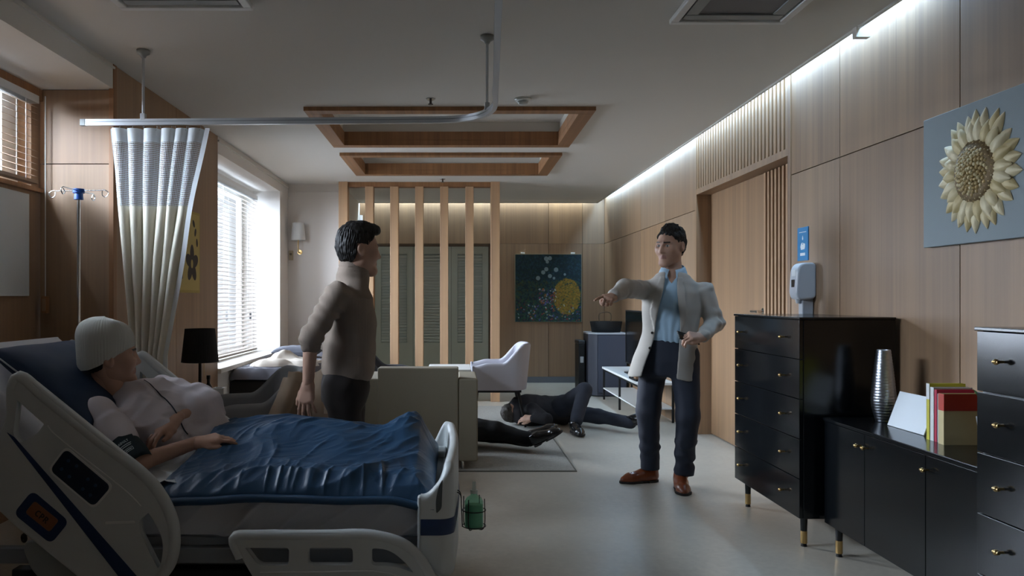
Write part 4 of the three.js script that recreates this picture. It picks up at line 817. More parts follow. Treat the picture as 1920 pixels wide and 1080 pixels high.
function footRail(dPlane) {
  const px = (a) => a.map(p => [(p[0] - 852) * K, EYE - (p[1] - 560) * K, (p[2] ?? 14) * K]);
  const s = roundPoly(px([[432, 1004, 16], [470, 995, 20], [690, 993, 60], [770, 1018, 60], [815, 1080, 50], [828, 1165, 20], [530, 1165, 30], [478, 1085, 30]]), 0.02);
  for (const h of [[[452, 1019], [550, 1019], [548, 1062], [484, 1062]], [[574, 1019], [668, 1019], [668, 1062], [574, 1062]], [[692, 1019], [735, 1022, 30], [775, 1058, 20], [786, 1080, 8], [740, 1062, 30], [692, 1062]]]) s.holes.push(roundInto(new THREE.Path(), px(h), 0.012));
  const g = extrude(s, 0.036, 0.010, 3, 12); g.translate(0, 0, -0.018);
  const m = mesh('foot_side_rail', g, mats.plastic, bed); m.position.z = -dPlane;
  const bar = tube(px([[452, 1045], [440, 1008], [480, 1004], [600, 1004], [700, 1004], [765, 1026], [808, 1085], [818, 1140]]).map(p => new THREE.Vector3(p[0], p[1], 0)), 0.021, 80, 12); mesh('grip_bar', bar, mats.plastic, m);
  mesh('edge_bead', tube(px([[490, 1070], [600, 1069], [720, 1069], [770, 1085]]).map(p => new THREE.Vector3(p[0], p[1], 0.018)), 0.003, 30, 6), mats.white, m);
}
footRail(2.90); footRail(4.03);
{ // footboard: wraps round the foot end
  const path = []; const push = (x, d) => path.push([x, d]);
  for (let i = 0; i <= 10; i++) push(lerp(-0.125, -0.06, i / 10), 2.975);
  for (let i = 1; i <= 10; i++) { const a = i / 10 * Math.PI / 2; push(-0.06 + Math.sin(a) * 0.04, 3.015 - Math.cos(a) * 0.04); }
  for (let i = 1; i <= 20; i++) push(-0.02 + 0.018 * Math.sin(i / 21 * Math.PI), lerp(3.015, 3.935, i / 20));
  for (let i = 1; i <= 10; i++) { const a = i / 10 * Math.PI / 2; push(-0.06 + Math.cos(a) * 0.04, 3.935 + Math.sin(a) * 0.04); }
  for (let i = 1; i <= 10; i++) push(lerp(-0.06, -0.125, i / 10), 3.975);
  const n = path.length - 1, th = 0.02;
  const P = (u) => { const f = u * n, i = Math.min(n - 1, Math.floor(f)), k = f - i; const a = path[i], b = path[i + 1]; const tx = b[0] - a[0], td = b[1] - a[1], l = Math.hypot(tx, td); return [lerp(a[0], b[0], k), lerp(a[1], b[1], k), td / l, -tx / l]; }; // normal points outwards (+x at the middle, nearer at the near wing)
  const topY = (u) => { const e = Math.min(u, 1 - u); return lerp(0.535, 0.652, sstep(0.02, 0.36, e * (u < 0.5 ? 1 : 1.6))) ; };
  const botY = (u) => { const e = Math.min(u, 1 - u); return lerp(0.29, 0.225, sstep(0, 0.2, e)); };
  const ringF = (u, v) => { const [x, d, nx, nd] = P(u), T = topY(u), B = botY(u); let off, y; if (v < 0.4) { off = th; y = lerp(B + th, T - th, v / 0.4); } else if (v < 0.5) { const a = (v - 0.4) / 0.1 * Math.PI; off = Math.cos(a) * th; y = T - th + Math.sin(a) * th; } else if (v < 0.9) { off = -th; y = lerp(T - th, B + th, (v - 0.5) / 0.4); } else { const a = (v - 0.9) / 0.1 * Math.PI; off = -Math.cos(a) * th; y = B + th - Math.sin(a) * th; } return [x + nx * off, y, -(d + nd * off)]; };
  const fb = mesh('footboard', grid(120, 60, ringF), mats.plastic, bed); fb.material = mats.plastic.clone(); fb.material.side = THREE.DoubleSide;
  for (const u of [0, 1]) { const [x, d] = P(u); mesh('edge_cap', bx(x - 0.012, x + 0.006, botY(u) + 0.006, topY(u) - 0.006, d - 0.019, d + 0.019, 0.009), mats.plastic, fb); }
  mesh('navy_band', grid(120, 8, (u, v) => { const U = lerp(0.0, 1.0, u), [x, d, nx, nd] = P(U); const off = th + 0.004 * Math.sin(Math.PI * clamp(v, 0.02, 0.98)) + 0.0005; const y0 = 0.385, y1 = 0.445; return [x + nx * off, lerp(y0, y1, v), -(d + nd * off)]; }), Object.assign(mats.navy.clone(), { side: THREE.DoubleSide }), fb);
  const slot = extrude(roundPoly([[-0.012, 0, 0.01], [0.008, 0.02, 0.012], [0.012, 0.13, 0.012], [-0.004, 0.10, 0.02], [-0.014, 0.05, 0.02]], 0.01), 0.002, 0.0005, 1); slot.translate(-0.055, 0.465, -2.9555); mesh('hand_slot', slot, mats.plasticDark, fb);
  mesh('retainer_ledge', bx(-0.15, -0.04, 0.50, 0.535, 3.80, 3.95, 0.01), mats.plastic, bed);
}
{ // wire basket with a green bottle on the foot end
  const b = thing('wire_holder', 'black wire holder hooked on the outside of the footboard', 'holder', [0.079, 0.335, 3.22]);
  const R = 0.047, wire = M(0x2a2c2d, 0.4, { metalness: 0.6 });
  const loop = (y, r) => tube(Array.from({ length: 16 }, (_, i) => new THREE.Vector3(Math.cos(i / 16 * 6.283) * r, y, Math.sin(i / 16 * 6.283) * r)), 0.0022, 48, 6, true);
  mesh('ring', loop(0.012, R), wire, b); mesh('ring', loop(0.075, R), wire, b);
  for (let i = 0; i < 4; i++) { const a = i * Math.PI / 2 + 0.5; mesh('upright', tube([new THREE.Vector3(0, 0.002, 0), new THREE.Vector3(Math.cos(a) * R * 0.8, 0.002, Math.sin(a) * R * 0.8), new THREE.Vector3(Math.cos(a) * R, 0.02, Math.sin(a) * R), new THREE.Vector3(Math.cos(a) * R, 0.125, Math.sin(a) * R)], 0.0022, 24, 6), wire, b); }
  for (const s of [-1, 1]) mesh('hook', tube([new THREE.Vector3(-R, 0.012, s * 0.018), new THREE.Vector3(-R - 0.004, 0.09, s * 0.018), new THREE.Vector3(-R - 0.008, 0.14, s * 0.018), new THREE.Vector3(-0.066, 0.15, s * 0.018), new THREE.Vector3(-0.0735, 0.148, s * 0.018)], 0.0022, 24, 6), wire, b);
  const q = thing('sanitizer_bottle', 'clear pump bottle of green gel in the wire holder', 'bottle', [0.079, 0.3395, 3.22]);
  mesh('bottle', lathe([[0.001, 0], [0.036, 0], [0.038, 0.006], [0.038, 0.105], [0.03, 0.12], [0.014, 0.13], [0.014, 0.14], [0.001, 0.14]], 32), MP(0xc4ead9, 0.08, { transmission: 0.9, thickness: 0, ior: 1.4 }), q);
  mesh('gel', lathe([[0.001, 0.003], [0.0345, 0.003], [0.0345, 0.09], [0.001, 0.09]], 28), M(0x9ad2ba, 0.4), q);
  mesh('label', new THREE.CylinderGeometry(0.0384, 0.0384, 0.05, 32, 1, true, 2.2, 2.0).translate(0, 0.045, 0), M(0xb9c6bd, 0.6, { side: THREE.DoubleSide }), q);
  mesh('pump', merge([cyl(0.015, 0.015, 0.014, 0, 0.138), cyl(0.009, 0.006, 0.035, 0, 0.15)]), MP(0xd6e2dc, 0.3), q);
}
{ // pillow
  const p = thing('navy_pillow', 'large navy pillow with white piping on the raised bed back', 'pillow', [-1.665, 0.855, 3.47]);
  p.rotation.z = -BA;
  const g = pillowGeo(0.50, 0.70, 0.125, 40); g.translate(0, 0.0, 0);
  mesh('pillowcase', g, MP(0x18314f, 0.65, { sheen: 0.25, sheenRoughness: 0.5, sheenColor: new THREE.Color(0x6d8db5) }), p);
  const pts = []; for (let i = 0; i < 80; i++) { const t = i / 80 * 4, k = Math.floor(t), f = (t - k) * 2 - 1; const [a, b] = [[f, -1], [1, f], [-f, 1], [-1, -f]][k]; const pin = 1 - 0.06 * (1 - Math.abs(a)) * Math.pow(Math.abs(b), 4); pts.push(new THREE.Vector3(a * 0.25 * (1 - 0.05 * (1 - b * b)), 0.0625, b * 0.35 * pin)); }
  mesh('piping', tube(pts, 0.0035, 240, 6, true), M(0xc9d2d8, 0.7), p);
}
// blanket: closed quilt lying over the legs
function legBump(x, d) { // height of the covered body above the mattress
  const c = (dx, dd, rx, rd) => Math.exp(-Math.pow((x - dx) / rx, 2) - Math.pow((d - dd) / rd, 2));
  return 0.115 * c(-0.74, 3.58, 0.30, 0.26) + 0.105 * c(-0.19, 3.64, 0.11, 0.24) + 0.06 * c(-1.05, 3.55, 0.22, 0.28) + 0.055 * c(-0.42, 3.5, 0.25, 0.3);
}
{
  const b = thing('blue_blanket', 'crumpled satin blue quilt covering the legs in bed', 'blanket', [0, 0, 0]);
  const ridge = (x) => 1 - Math.abs(noise(x)) ;
  const X0 = -1.12, X1 = -0.075, D0 = 2.985, D1 = 3.91;
  const topF = (u, v) => {
    const uu = u, x = lerp(X0, X1, uu) + (uu < 0.3 ? -0.012 * Math.sin(v * 8) * (1 - uu / 0.3) : 0), dEdge = D0 - 0.012 + 0.02 * noise(uu * 5, 1), d = lerp(dEdge, D1, v);
    const ex = Math.min(uu, 1 - uu) * (X1 - X0), ed = Math.min(v * (D1 - D0), (1 - v) * (D1 - D0));
    const edge = Math.pow(clamp(Math.min(ex, ed) / 0.075, 0, 1), 0.5);
    const rg = (fa, fc, ang, z, w) => { const ca = Math.cos(ang), sa = Math.sin(ang), a = (x * ca + d * sa), c = (-x * sa + d * ca) + w * noise(x * 2.6 + z, d * 2.6, z); return Math.pow(1 - Math.abs(noise(a * fa, c * fc, z)), 2.2); };
    const hemG = Math.pow(1 - Math.abs(noise(x * 26 + 2 * noise(x * 4, d * 4), d * 5, 31)), 2) * sstep(0.30, 0.03, v);
    const folds = 0.030 * rg(1.6, 5.5, 0.75, 3, 0.22) + 0.013 * rg(3.2, 12, 0.35, 8, 0.16) + 0.006 * rg(5, 22, 1.05, 14, 0.12) + 0.003 * rg(9, 40, 0.6, 19, 0.08) + 0.013 * hemG;
    const sag = -0.045 * sstep(0.12, 0.0, v) * (0.75 + 0.5 * noise(uu * 6, 4));
    const y = 0.528 + edge * (0.045 + legBump(x, d) + folds) + sag * 1.0;
    return [x, y, -d, x * 1, d];
  };
  const botF = (u, v) => { const p = topF(u, v); return [p[0], Math.min(p[1] - 0.002, lerp(0.531, p[1] - 0.012, clamp(sstep(0.1, 0, v), 0, 1))), p[2], p[3], p[4]]; };
  const top = grid(300, 260, topF);
  mesh('quilt', top, MP(0x214360, 0.45, { side: THREE.DoubleSide, sheen: 0.35, sheenRoughness: 0.35, sheenColor: new THREE.Color(0x7fa0bc), bumpMap: rep(texFine, 8, 8), bumpScale: 0.0005 }), b);
  const edgeTube = []; for (let i = 0; i <= 60; i++) { const p = topF(i / 60, 0); edgeTube.push(new THREE.Vector3(p[0], p[1], p[2])); }
  mesh('near_hem', tube(edgeTube, 0.016, 200, 10), b.children[0].material, b);
  const headTube = []; for (let i = 0; i <= 50; i++) { const p = topF(0, i / 50); headTube.push(new THREE.Vector3(p[0], p[1] + 0.012, p[2])); }
  mesh('head_hem', tube(headTube, 0.02, 160, 10), b.children[0].material, b);
}
{ // white sheet edge turned out between gown and blanket
  const s = thing('white_sheet', 'rumpled white top sheet showing above the blue quilt', 'sheet', [0, 0, 0]);
  mesh('fold', grid(60, 120, (u, v) => { const d = lerp(3.03, 3.86, v), x = lerp(-1.33, -1.02, u) + 0.03 * noise(d * 5, 3) + 0.02 * noise(u * 3, d * 6); const hump = 0.115 * Math.exp(-Math.pow((d - 3.56) / 0.27, 2)) * sstep(0.0, 0.5, u) + 0.055 * Math.exp(-Math.pow((d - 3.74) / 0.1, 2)) * Math.sin(Math.PI * clamp(u * 1.1, 0, 1)); return [x, 0.552 + hump + 0.02 * Math.pow(1 - Math.abs(noise(x * 14 + d * 4, d * 11)), 2) * (0.4 + 0.6 * Math.sin(Math.PI * u)), -d]; }), M(0xd3d8da, 0.85, { side: THREE.DoubleSide }), s);
}
// ------------------------------------------------------------------ people: distance fields meshed with surface nets
const cap = (a, b, ra, rb) => { // tapered capsule; a, b = [x, y, z]
  const dx = b[0] - a[0], dy = b[1] - a[1], dz = b[2] - a[2], l2 = dx * dx + dy * dy + dz * dz || 1e-9;
  return (x, y, z) => { const px = x - a[0], py = y - a[1], pz = z - a[2]; const t = clamp((px * dx + py * dy + pz * dz) / l2, 0, 1); const ex = px - dx * t, ey = py - dy * t, ez = pz - dz * t; return Math.sqrt(ex * ex + ey * ey + ez * ez) - (ra + (rb - ra) * t); };
};
const ell = (c, r) => (x, y, z) => { const a = (x - c[0]) / r[0], b = (y - c[1]) / r[1], d = (z - c[2]) / r[2]; const k0 = Math.sqrt(a * a + b * b + d * d), k1 = Math.sqrt(a * a / r[0] / r[0] + b * b / r[1] / r[1] + d * d / r[2] / r[2]); return k1 < 1e-9 ? -Math.min(...r) : k0 * (k0 - 1) / k1; };
const smin = (a, b, k) => { const h = Math.max(k - Math.abs(a - b), 0) / k; return Math.min(a, b) - h * h * k * 0.25; };
const smax = (a, b, k) => -smin(-a, -b, k);
const union = (list, k) => (x, y, z) => { let d = list[0](x, y, z); for (let i = 1; i < list.length; i++) { const e = list[i](x, y, z); d = k > 0 ? smin(d, e, k) : Math.min(d, e); } return d; };
function nets(f, lo, hi, h) {
  const nx = Math.ceil((hi[0] - lo[0]) / h) + 1, ny = Math.ceil((hi[1] - lo[1]) / h) + 1, nz = Math.ceil((hi[2] - lo[2]) / h) + 1;
  const F = new Float32Array(nx * ny * nz), B = 5, R = B * h * 0.87;
  const id = (i, j, k) => (k * ny + j) * nx + i;
  for (let k0 = 0; k0 < nz; k0 += B) for (let j0 = 0; j0 < ny; j0 += B) for (let i0 = 0; i0 < nx; i0 += B) {
    const c = f(lo[0] + (i0 + B / 2) * h, lo[1] + (j0 + B / 2) * h, lo[2] + (k0 + B / 2) * h), skip = Math.abs(c) > R * 1.7 + 0.02;
    for (let k = k0; k < Math.min(k0 + B, nz); k++) for (let j = j0; j < Math.min(j0 + B, ny); j++) for (let i = i0; i < Math.min(i0 + B, nx); i++) F[id(i, j, k)] = skip ? c : f(lo[0] + i * h, lo[1] + j * h, lo[2] + k * h);
  }
  const V = new Int32Array(nx * ny * nz).fill(-1), pos = [], idx = [];
  const o = [[0, 0, 0], [1, 0, 0], [0, 1, 0], [1, 1, 0], [0, 0, 1], [1, 0, 1], [0, 1, 1], [1, 1, 1]], E = [[0, 1], [2, 3], [4, 5], [6, 7], [0, 2], [1, 3], [4, 6], [5, 7], [0, 4], [1, 5], [2, 6], [3, 7]];
  const v = new Float32Array(8);
  for (let k = 0; k < nz - 1; k++) for (let j = 0; j < ny - 1; j++) for (let i = 0; i < nx - 1; i++) {
    let m = 0; for (let c = 0; c < 8; c++) { v[c] = F[id(i + o[c][0], j + o[c][1], k + o[c][2])]; if (v[c] < 0) m |= 1 << c; }
    if (m === 0 || m === 255) continue;
    let sx = 0, sy = 0, sz = 0, n = 0;
    for (const [a, b] of E) if ((v[a] < 0) !== (v[b] < 0)) { const t = v[a] / (v[a] - v[b]); sx += o[a][0] + (o[b][0] - o[a][0]) * t; sy += o[a][1] + (o[b][1] - o[a][1]) * t; sz += o[a][2] + (o[b][2] - o[a][2]) * t; n++; }
    V[id(i, j, k)] = pos.length / 3; pos.push(lo[0] + (i + sx / n) * h, lo[1] + (j + sy / n) * h, lo[2] + (k + sz / n) * h);
  }
  const quad = (a, b, c, d, flip) => { if (a < 0 || b < 0 || c < 0 || d < 0) return; if (flip) idx.push(a, c, b, a, d, c); else idx.push(a, b, c, a, c, d); };
  for (let k = 1; k < nz - 1; k++) for (let j = 1; j < ny - 1; j++) for (let i = 1; i < nx - 1; i++) {
    const s = F[id(i, j, k)] < 0;
    if (s !== F[id(i + 1, j, k)] < 0) quad(V[id(i, j - 1, k - 1)], V[id(i, j, k - 1)], V[id(i, j, k)], V[id(i, j - 1, k)], !s);
    if (s !== F[id(i, j + 1, k)] < 0) quad(V[id(i - 1, j, k - 1)], V[id(i - 1, j, k)], V[id(i, j, k)], V[id(i, j, k - 1)], !s);
    if (s !== F[id(i, j, k + 1)] < 0) quad(V[id(i - 1, j - 1, k)], V[id(i, j - 1, k)], V[id(i, j, k)], V[id(i - 1, j, k)], !s);
  }
  const g = new THREE.BufferGeometry(); g.setAttribute('position', new THREE.Float32BufferAttribute(pos, 3)); g.setIndex(idx); g.computeVertexNormals();
  return g;
}
const box6 = (pts, pad) => { const lo = [1e9, 1e9, 1e9], hi = [-1e9, -1e9, -1e9]; for (const p of pts) for (let i = 0; i < 3; i++) { lo[i] = Math.min(lo[i], p[i] - pad); hi[i] = Math.max(hi[i], p[i] + pad); } return [lo, hi]; };
const J = (x, y, d) => [x, y, -d];
const mix3 = (a, b, t) => [lerp(a[0], b[0], t), lerp(a[1], b[1], t), lerp(a[2], b[2], t)];
const vec = (a) => new THREE.Vector3(a[0], a[1], a[2]);
// vertex colours: fill, or by function of position
function paint(g, fn) { const p = g.attributes.position, c = new Float32Array(p.count * 3); for (let i = 0; i < p.count; i++) { const q = fn(p.getX(i), p.getY(i), p.getZ(i)); c.set(q, i * 3); } g.setAttribute('color', new THREE.BufferAttribute(c, 3)); return g; }
// orientation matrix from forward (face / toes) and up
function frame(origin, fwd, up, scale = 1, mirror = false) {
  const z = vec(fwd).normalize(), x = vec(up).cross(z).normalize(), y = z.clone().cross(x);
  const m = new THREE.Matrix4().makeBasis(x.multiplyScalar(scale * (mirror ? -1 : 1)), y.multiplyScalar(scale), z.multiplyScalar(scale)); m.setPosition(origin[0], origin[1], origin[2]); return m;
}
function placed(g, m) { const c = g.clone().applyMatrix4(m); if (m.determinant() < 0) { const ix = c.index.array; for (let i = 0; i < ix.length; i += 3) { const k = ix[i]; ix[i] = ix[i + 1]; ix[i + 1] = k; } } return c; }

// ---- head in its own axes: x = the person's left, y up, z towards the face; origin between the ears
const SK = [0.50, 0.30, 0.215], LIP = [0.38, 0.185, 0.145], BROW = [0.03, 0.022, 0.018];
const headF = (() => {
  const both = (f) => [f(1), f(-1)];
  const base = union([ell([0, 0.032, -0.014], [0.075, 0.089, 0.096]), ell([0, -0.02, 0.03], [0.062, 0.088, 0.066]), cap([0.045, -0.062, 0.012], [0.012, -0.104, 0.068], 0.024, 0.018), cap([-0.045, -0.062, 0.012], [-0.012, -0.104, 0.068], 0.024, 0.018), cap([0, -0.06, -0.018], [0, -0.2, -0.038], 0.053, 0.05), ...both(s => ell([s * 0.038, -0.022, 0.062], [0.03, 0.028, 0.025])), cap([-0.012, -0.106, 0.078], [0.012, -0.106, 0.078], 0.014, 0.014)], 0.035);
  const parts = union([cap([0, 0.012, 0.088], [0, -0.03, 0.108], 0.0075, 0.0115), ...both(s => ell([s * 0.012, -0.034, 0.096], [0.009, 0.007, 0.011])), ...both(s => cap([s * 0.014, 0.024, 0.09], [s * 0.046, 0.024, 0.073], 0.008, 0.006))], 0.012);
  const lips = union([cap([-0.02, -0.061, 0.083], [0.02, -0.061, 0.083], 0.0055, 0.0055), cap([0, -0.059, 0.092], [0, -0.06, 0.091], 0.006, 0.006), cap([-0.017, -0.071, 0.082], [0.017, -0.071, 0.082], 0.0065, 0.0065), cap([-0.006, -0.071, 0.089], [0.006, -0.071, 0.089], 0.0065, 0.0065)], 0.012);
  const sock = both(s => ell([s * 0.031, 0.006, 0.094], [0.017, 0.011, 0.016])), eyes = both(s => ell([s * 0.031, 0.005, 0.073], [0.0135, 0.0115, 0.0125]));
  const ears = both(s => union([ell([s * 0.079, -0.004, -0.016], [0.008, 0.031, 0.019]), ell([s * 0.076, -0.02, -0.008], [0.01, 0.016, 0.012])], 0.01)), dent = both(s => ell([s * 0.090, -0.002, -0.014], [0.008, 0.018, 0.010]));
  return (x, y, z) => {
    let d = smin(base(x, y, z), parts(x, y, z), 0.014); d = smin(d, lips(x, y, z), 0.008);
    for (const s of sock) d = smax(d, -s(x, y, z), 0.014);
    for (const e of eyes) d = Math.min(d, e(x, y, z));
    for (const e of ears) d = smin(d, e(x, y, z), 0.008);
    for (const e of dent) d = smax(d, -e(x, y, z), 0.006);
    return smax(d, -(y + 0.185), 0.01);
  };
})();
const headGeo = paint(nets(headF, [-0.11, -0.2, -0.13], [0.11, 0.14, 0.14], 0.003), (x, y, z) => {
  const ax = Math.abs(x);
  if (z > 0.07 && ax < 0.024 && y < -0.054 && y > -0.078) return LIP;
  if (z > 0.055 && y > 0.0215 && y < 0.031 && ax > 0.013 && ax < 0.05) return BROW;
  const e = Math.hypot(ax - 0.031, (y - 0.005) * 1.5); if (z > 0.07 && e < 0.013) return e < 0.0062 ? [0.02, 0.015, 0.012] : (Math.abs(y - 0.005) < 0.006 ? [0.45, 0.41, 0.38] : BROW);
  return SK;
});
function hairGeo(o = {}) { // cap of hair; o.front adds volume over the forehead
  const c = ell([0, 0.038, -0.016], [0.081, 0.104, 0.104]), q = o.front ? ell([0, 0.1, 0.05], [0.06, 0.034, 0.052]) : null, side = ell([0, 0.0, -0.03], [0.0795, 0.088, 0.083]);
  const f = (x, y, z) => {
    let d = smin(c(x, y, z), side(x, y, z), 0.02); if (q) d = smin(d, q(x, y, z), 0.03);
    const a = Math.atan2(x, z), strand = 0.0016 * Math.sin(a * 60 + 4 * noise(x * 24, y * 18, z * 24)) + 0.005 * noise(x * 34, y * 34, z * 34) + 0.003 * noise(x * 90, y * 60, z * 90); d += strand * (o.rough ?? 1);
    // face, ears and neck stay free
    const ax = Math.abs(x);
    const face = (z - (o.line ?? 0.055)) * 0.8 - (y - 0.064) * 0.6 + 0.009 * noise(x * 110, y * 60, 2);    // > 0 in the face
    d = smax(d, Math.min(face, 0.078 - y + 0.012 * noise(x * 60, 1)), 0.006);
    const ear = Math.max(0.02 - Math.abs(z + 0.012), 0.03 - Math.abs(y + 0.012)); d = smax(d, Math.min(0.026 - Math.abs(z + 0.010), 0.024 - y, ax - 0.05), 0.004);
    const low = -0.075 - y; d = smax(d, low + (z > -0.03 ? (z + 0.03) * 1.2 : 0), 0.006);
    d = smax(d, Math.min(z - 0.022, 0.02 - y), 0.004);
    return d;
  };
  return nets(f, [-0.11, -0.1, -0.14], [0.11, 0.16, 0.13], 0.0033);
}
// ---- hand: wrist at the origin, fingers along +z, back of the hand +y, thumb on +x
function handGeo(curl, thumbIn = 0.5, spread = 1) {
  const F = [[0.026, 0.086, [0.042, 0.026, 0.021], 0.0088, 0.10], [0.008, 0.092, [0.046, 0.03, 0.022], 0.009, 0.02], [-0.0105, 0.087, [0.042, 0.028, 0.021], 0.0085, -0.06], [-0.028, 0.077, [0.033, 0.021, 0.018], 0.0076, -0.16]];
  const palm = [], fingers = []; const pts = [[0, 0, 0]];
  F.forEach(([x, z, L, r, sp], i) => {
    palm.push(cap([x * 0.55, -0.002, 0.01], [x, 0, z], 0.0155, 0.0125)); palm.push(cap([x * 0.5, -0.012, 0.02], [x, -0.008, z - 0.01], 0.012, 0.009));
    let p = [x, 0, z], ang = 0; const c = curl[i]; const chain = [];
    L.forEach((l, k) => { ang += c[k]; const q = [p[0] + Math.sin(sp * spread) * l * Math.cos(ang), p[1] - Math.sin(ang) * l, p[2] + Math.cos(ang) * l * Math.cos(sp * spread)]; chain.push(cap(p, q, r * (1 - k * 0.08), r * (0.93 - k * 0.08))); p = q; pts.push(q); });
    fingers.push(union(chain, 0.004));
  });
  const t0 = [0.016, -0.008, 0.018], t1 = [0.040 - 0.006 * thumbIn, -0.014 - 0.008 * thumbIn, 0.05], t2 = [0.050 - 0.016 * thumbIn, -0.018 - 0.014 * thumbIn, 0.082], t3 = [0.052 - 0.03 * thumbIn, -0.020 - 0.018 * thumbIn, 0.106];
  pts.push(t1, t2, t3); const th = union([cap(t0, t1, 0.016, 0.012), cap(t1, t2, 0.0115, 0.0098), cap(t2, t3, 0.0098, 0.0082)], 0.006);
  const P = union(palm, 0.014), W = cap([0, 0, -0.02], [0, -0.002, 0.012], 0.0255, 0.0235);
  const f = (x, y, z) => { let d = smin(P(x, y, z), W(x, y * 1.18, z), 0.02); d = smin(d, th(x, y, z), 0.014); let e = 1; for (const g of fingers) e = Math.min(e, g(x, y, z)); return smin(d, e, 0.006); };
  const [lo, hi] = box6([...pts, [0, 0, -0.075]], 0.03); return paint(nets(f, lo, hi, 0.003), () => SK);
}
const all = (c) => [c, c, c, c];
const handRelaxed = handGeo([[0.25, 0.35, 0.25], [0.32, 0.42, 0.3], [0.38, 0.48, 0.3], [0.42, 0.5, 0.3]], 0.35), handGrip = handGeo([[0.75, 0.95, 0.5], [0.85, 1.0, 0.5], [0.9, 1.05, 0.5], [0.95, 1.05, 0.5]], 0.55), handPoint = handGeo([[0.12, 0.15, 0.08], [1.25, 1.5, 0.8], [1.35, 1.5, 0.8], [1.4, 1.5, 0.8]], 1.1), handSpread = handGeo([[0.2, 0.3, 0.2], [0.12, 0.28, 0.2], [0.2, 0.3, 0.2], [0.3, 0.35, 0.2]], 0.0, 1.8);
// ---- shoe: heel at the origin on the ground, toe along +z
const shoeF = union([cap([0, 0.04, 0.03], [0, 0.04, 0.1], 0.038, 0.04), cap([0, 0.035, 0.1], [0.004, 0.024, 0.2], 0.042, 0.042), cap([0.004, 0.022, 0.2], [0.004, 0.018, 0.245], 0.04, 0.026), cap([0, 0.05, 0.035], [0, 0.1, 0.03], 0.038, 0.04), cap([0, 0.075, 0.05], [0, 0.045, 0.14], 0.036, 0.028)], 0.03);
const shoeUpper = nets((x, y, z) => Math.max(shoeF(x, y, z), 0.014 - y, y - 0.105), [-0.07, 0, -0.03], [0.07, 0.13, 0.30], 0.004), shoeSole = nets((x, y, z) => Math.max(shoeF(x, Math.max(y, 0.018), z) - 0.005, -y, y - 0.016, (z > 0.075 && z < 0.13) ? 0.009 - y : -1), [-0.07, -0.006, -0.03], [0.07, 0.03, 0.30], 0.004);
function shoe(parent, heel, dir, mat, up = [0, 1, 0]) { const m = frame(heel, dir, up); const s = mesh('shoe', placed(shoeUpper, m), mat, parent); mesh('sole', placed(shoeSole, m), M.sole ?? (M.sole = M(0x1a1412, 0.7)), s); return s; }
const skinMat = MP(0xffffff, 0.55, { vertexColors: true, sheen: 0.15 });
// ---- torso field: table rows [u, half width, half depth, forward offset, sideways offset] along `up` from the pelvis
function torso(o, up, fwd, table, grow = 0) {
  const U = vec(up).normalize(), L = U.clone().cross(vec(fwd)).normalize(), Fv = L.clone().cross(U);
  const n = table.length, row = [0, 0, 0, 0];
  const f = (x, y, z, cb) => {
    const px = x - o[0], py = y - o[1], pz = z - o[2]; const u = px * U.x + py * U.y + pz * U.z; let l = px * L.x + py * L.y + pz * L.z, w = px * Fv.x + py * Fv.y + pz * Fv.z;
    const uc = clamp(u, table[0][0], table[n - 1][0]); let i = 0; while (i < n - 2 && table[i + 1][0] < uc) i++;
    const a = table[i], b = table[i + 1], t = sstep(0, 1, (uc - a[0]) / (b[0] - a[0])) * 0.5 + 0.5 * (uc - a[0]) / (b[0] - a[0]);
    let A = lerp(a[1], b[1], t) + grow, D = lerp(a[2], b[2], t) + grow; w -= lerp(a[3] ?? 0, b[3] ?? 0, t); l -= lerp(a[4] ?? 0, b[4] ?? 0, t);
    if (cb) { const q = cb(u, l, w, A, D); A = q[0]; D = q[1]; }
    const k = Math.pow(Math.pow(Math.abs(l) / A, 2.4) + Math.pow(Math.abs(w) / D, 2.4), 1 / 2.4); let d = (k - 1) * Math.min(A, D) * (k < 1 ? 1 : 0.95);
    const e = Math.max(table[0][0] - u, u - table[n - 1][0]); row[0] = u; row[1] = l; row[2] = w; row[3] = d;
    return e > -0.03 ? smax(d, e, 0.03) : d;
  };
  f.row = row; return f;
}
const wrinkle = (x, y, z, a = 0.004, s = 9) => a * noise(x * s, y * s * 1.3, z * s) + a * 0.6 * noise(x * s * 2.3 + 5, y * s * 2.1, z * s * 2.3);
const ringFolds = (P, Q, amp, freq) => { const d = [Q[0] - P[0], Q[1] - P[1], Q[2] - P[2]], l = Math.hypot(...d); return (x, y, z) => { const t = ((x - P[0]) * d[0] + (y - P[1]) * d[1] + (z - P[2]) * d[2]) / l / l; return t < -0.2 || t > 1.2 ? 0 : amp * Math.sin(t * freq + 2.5 * noise(x * 14, y * 14, z * 14)) * (0.5 + 0.5 * noise(x * 8, y * 8, z * 8 + 4)); }; };
function bodyMesh(parent, f, lo, hi, extras) { // the one continuous skin mesh with head and hands joined in
  const b = paint(nets(f, lo, hi, 0.012), () => SK);
  const m = mergeGeometries([b, ...extras].map(g => { const c = g.clone(); for (const k of Object.keys(c.attributes)) if (!['position', 'normal', 'color'].includes(k)) c.deleteAttribute(k); return c; }));
  return mesh('body', m, skinMat, parent);
}
function cloth(name, f, lo, hi, h, mat, parent) { const g = nets(f, lo, hi, h); return mesh(name, g, mat, parent); }
const clothUV = (m) => { metric(m.geometry); return m; };
const fabricBump = rep(texWeave, 18, 18);

